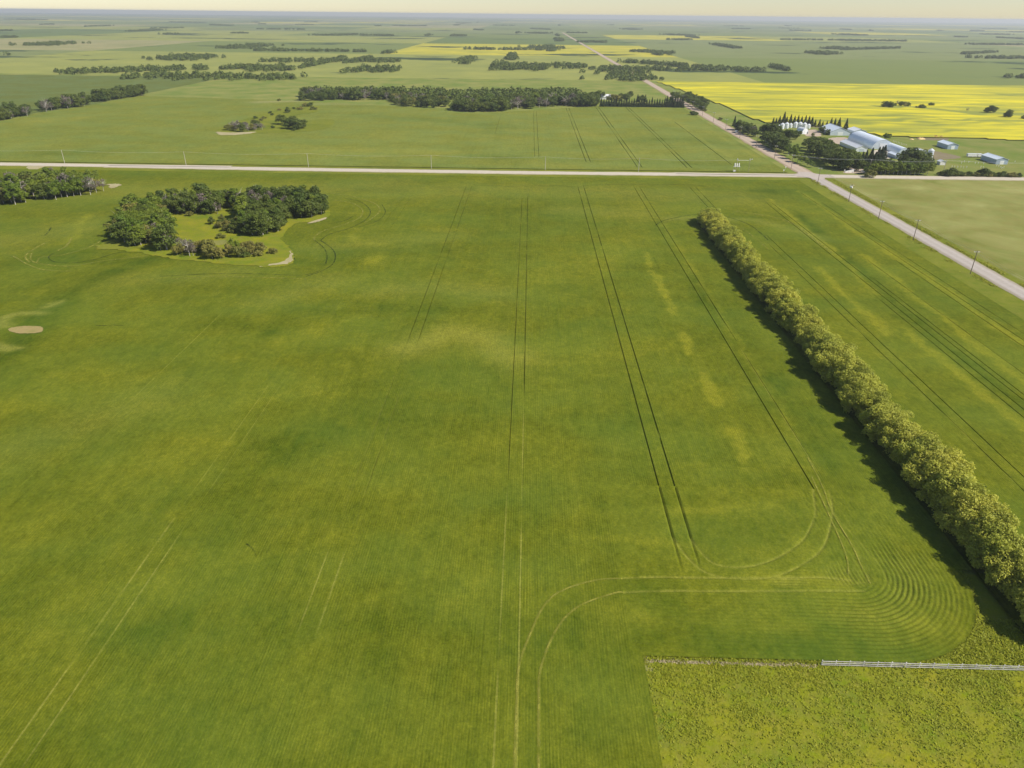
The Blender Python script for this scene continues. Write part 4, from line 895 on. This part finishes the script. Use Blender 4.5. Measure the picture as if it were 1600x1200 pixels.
# little yellow dots along the road
X, Y = g(1330, 293.5); e = MB().lathe([(.9, 0), (.9, .7), (.5, 1.1), (.01, 1.15)], 10).build('rock', M_PAINT); e.location = (X, Y, 0); tag(e, 'single pale boulder on the verge right of the paved road', 'rock')

def weeds(name, pts, mat, seed, size=.35, h=.5, label=None):
    r = np.random.default_rng(seed); P = np.array(pts); n = len(P); m = 7
    c = np.repeat(P, m, 0)+np.concatenate([r.normal(0, size*.8, (n*m, 2)), (np.abs(r.normal(0, .5, n*m))*h)[:, None]], 1)
    a = r.normal(size=(n*m, 3)); a[:, 2] *= .5; a /= np.linalg.norm(a, axis=1)[:, None]; b = np.cross(a, np.array([0, 0, 1.])+r.normal(size=(n*m, 3))*.35); b /= np.linalg.norm(b, axis=1)[:, None]
    s_ = size*(.5+r.random(n*m)); a *= (s_*.6)[:, None]; b *= (s_*.35)[:, None]
    V = np.stack([c-a, c-b, c+a, c+b], 1).reshape(-1, 3); V[:, 2] = np.maximum(V[:, 2], .06)
    return tag(mesh_obj(name, V, np.arange(len(V)).reshape(-1, 4), mat, attrs={'leaf': ('POINT', np.repeat(r.random(n*m), 4))}), kind='stuff')
L_WEED = leaf_material('weed_leaves', (.17, .22, .012), (.34, .34, .02), .1, .2); L_SEED = leaf_material('dry_weeds', (.3, .26, .12), (.48, .42, .24), .1, .1)
q_ = []
for _ in range(1500): q_.append((rng.uniform(22, 66), 88.75+rng.normal(0, .12), .05))
for _ in range(900):
    t_ = rng.uniform(0, 1.65); q_.append((CX+(24.3+abs(rng.normal(0, .35)))*math.sin(t_), CY-(24.3+abs(rng.normal(0, .35)))*math.cos(t_), .05))
weeds('edge_weeds', q_, L_WEED, 1, .24, .3)
weeds('edge_weeds', [(rng.uniform(22, 52), 88.4+rng.normal(0, .22), .05) for _ in range(700)], L_SEED, 2, .2, .2)
weeds('rough_grass', [(x_, y_, .05) for x_, y_ in zip(rng.uniform(22, 100, 15000), 88.4-np.abs(rng.normal(0, 12, 15000))) if vnoise(np.array(x_), np.array(y_), .35, 61)+rng.random()*1.2 > 1.15], L_WEED, 3, .22, .2)
weeds('rough_grass', [(x_, y_, .05) for x_, y_ in zip(rng.uniform(76, 96, 2600), rng.uniform(89, 100, 2600)) if math.hypot(x_-CX, y_-CY) > 24.5], L_WEED, 4, .26, .3)
weeds('ditch_weeds', [(x_, y_, .05) for x_, y_ in zip(rng.choice([-1, 1], 5000)*(5.8+abs(rng.normal(0, 1.6, 5000)))+204, rng.uniform(240, 505, 5000)) if vnoise(np.array(x_), np.array(y_), .12, 62) > .5], L_WEED, 5, .4, .25)

# ------------------------------------------------------------------ power poles
def pole(x, y, h, label, group, rz=0, arms=True, mat=M_DARKWOOD):
    e = empty('power_pole', (x, y, 0), rz, label, 'power pole', group)
    MB().tube([(0, 0, -.5), (0, 0, h)], [.19, .13], 8).build('post', mat, e)
    if arms:
        MB().box(-1.25, 1.25, .12, .26, h-.75, h-.58).build('crossarm', M_PAINT, e)
        for s in (-1.1, -.45, 1.1): MB().tube([(s, .19, h-.58), (s, .19, h-.28)], .06, 6).build('insulator', M_PAINT, e)
    return e
SP = [200, 254, 306, 359, 400, 442, 495]; NP = [547, 588, 640, 694, 748, 802, 856, 910, 975, 1040]
for i, Y in enumerate(SP[::-1]): pole(196.3, Y, 10.6, 'wooden power pole beside the paved road, %s one south of the crossroads' % ordn(i), 'poles along the north-south road')
for i, Y in enumerate(NP): pole(195.2+(5 if i == 0 else 0)*0, Y, 10.4, 'wooden power pole on the north road verge, %s beyond the crossroads' % ordn(i), 'poles along the north-south road')
EP = [-430, -339, -249.5, -159.8, -70.2, 12.2, 79.5]
for i, X in enumerate(EP[::-1]): pole(X, 527.5, 9.6, 'slim pale pole across the gravel road, %s one left of the transformer rack' % ordn(i), 'poles along the gravel road', arms=False, mat=M_PALEWOOD)
FPX = [g(1353, 270)[0], g(1471.5, 273)[0], 340+60]
for i, X in enumerate(FPX): pole(X, 531.5, 10.5, 'power pole beside the farm road, %s from the driveway' % ordn(i), 'poles along the farm road', math.pi/2, mat=M_WOOD)
def wires(name, pts, offs, label, drop=1.2, r=.022):
    e = empty(name, (pts[0][0], pts[0][1], 0), 0, label, 'cable')
    x0, y0 = pts[0][:2]
    for (ox, oy) in offs:
        m = MB()
        for a, b in zip(pts[:-1], pts[1:]):
            P = []
            for s in range(9):
                t = s/8; z = a[2]+(b[2]-a[2])*t-drop*4*t*(1-t); P.append((a[0]+(b[0]-a[0])*t+ox-x0, a[1]+(b[1]-a[1])*t+oy-y0, z))
            m.tube(P, r, 3, False)
        m.build('wire', M_WIRE, e)
wires('overhead_line', [(196.3, Y, 10.3) for Y in SP]+[(195.2, Y, 10.1) for Y in NP], [(-1.1, .19), (-.45, .19), (1.1, .19)], 'power line strung along the north-south road')
wires('overhead_line', [(195.2, 547, 9.8)]+[(X, 531.5, 10.2) for X in FPX], [(0, -1.1), (0, 1.1)], 'power line strung from the crossroads along the farm road', r=.03)
wires('overhead_line', [(X, 527.5, 9.55) for X in EP]+[(g(1150, 269)[0], 527.5, 9.4)], [(0, 0)], 'single wire strung along the far side of the gravel road', r=.03)
# metering rack
def rack():
    xa = g(1150, 269)[0]; xb = g(1169, 269)[0]; Y = 531.5; L = xb-xa
    e = empty('transformer_rack', (xa, Y, 0), 0, 'white transformer rack on two poles beside the gravel road', 'transformer')
    for x in (0, L): MB().tube([(x, 0, -.4), (x, 0, 8.9)], .12, 8).build('post', M_WOOD, e)
    MB().tube([(-.6, 0, 8.3), (L+.6, 0, 8.3)], .1, 6).build('beam', M_PAINT, e)
    MB().box(-2.4, 2.6, -.4, .4, 3.7, 3.85).build('platform', M_PAINT, e)
    for i in range(3):
        c = MB().lathe([(.01, 3.86), (.48, 3.86), (.48, 5.8), (.3, 6.05), (.01, 6.1)], 14, -1.4+i*1.45, 0).build('transformer_can', M_PAINT, e)
        MB().tube([(-1.4+i*1.45, 0, 6.08), (-1.4+i*1.45, 0, 6.7)], .09, 6).build('bushing', M_STEEL, c)
    for x in (-2., 2.2): MB().tube([(x, 0, 0), (x, 0, 3.7)], .09, 6).build('leg', M_WOOD, e)
    for x in (-.1, L-.1, L+1.3): MB().box(x-.3, x+.3, -.3, .3, 8.75, 9.4).build('switch', M_WIRE, e)
rack()
X, Y = g(1147, 268.6); e = empty('utility_box', (X, Y, 0), 0, 'small white utility box at the foot of the transformer rack', 'utility box')
MB().box(-.8, .8, -.5, .5, 0, 1.3).build('cabinet', M_PAINT, e); MB().box(-.85, .85, -.55, .55, 1.3, 1.4).build('lid', M_WHITE, e)
for x, y, q in ((1227, 265.5, 'white marker stake left of the crossroads'), (1224, 270.5, 'white road sign at the left corner of the crossroads'), (1319, 270.5, 'white sign at the right corner of the crossroads')):
    X, Y = g(x, y); e = empty('road_sign', (X, Y, 0), 0, q, 'sign', 'signs around the crossroads'); MB().tube([(0, 0, 0), (0, 0, 2.5)], .05, 5).build('post', M_STEEL, e); MB().box(-.4, .4, -.06, -.03, 1.7, 2.5).build('sign_plate', M_PAINT, e)

# ------------------------------------------------------------------ white rail fence, bottom right
fe = empty('rail_fence', (52.6, 88.3, 0), 0, 'white board rail fence along the near field edge', 'fence')
px_ = [0.]
while px_[-1] < 40: px_.append(px_[-1]+2.4)
post = None
for i, p in enumerate(px_):
    if post is None: post = MB().box(-.07, .07, -.07, .07, -.2, 1.32).build('post', M_RAIL, fe); post.location = (p, 0, 0); continue
    o = post.copy(); C.objects.link(o); o.parent = fe; o.location = (p, 0, 0)
rail = None
for j, z in enumerate((1.17, .72, .3)):
    for i in range(len(px_)-1):
        if rail is None: rail = MB().box(.02, 2.38, -.135, -.08, -.06, .06).build('rail', M_RAIL, fe); o = rail
        else: o = rail.copy(); C.objects.link(o); o.parent = fe
        o.location = (px_[i], rng.normal(0, .01), z); o.rotation_euler = (0, rng.normal(0, .006), 0)
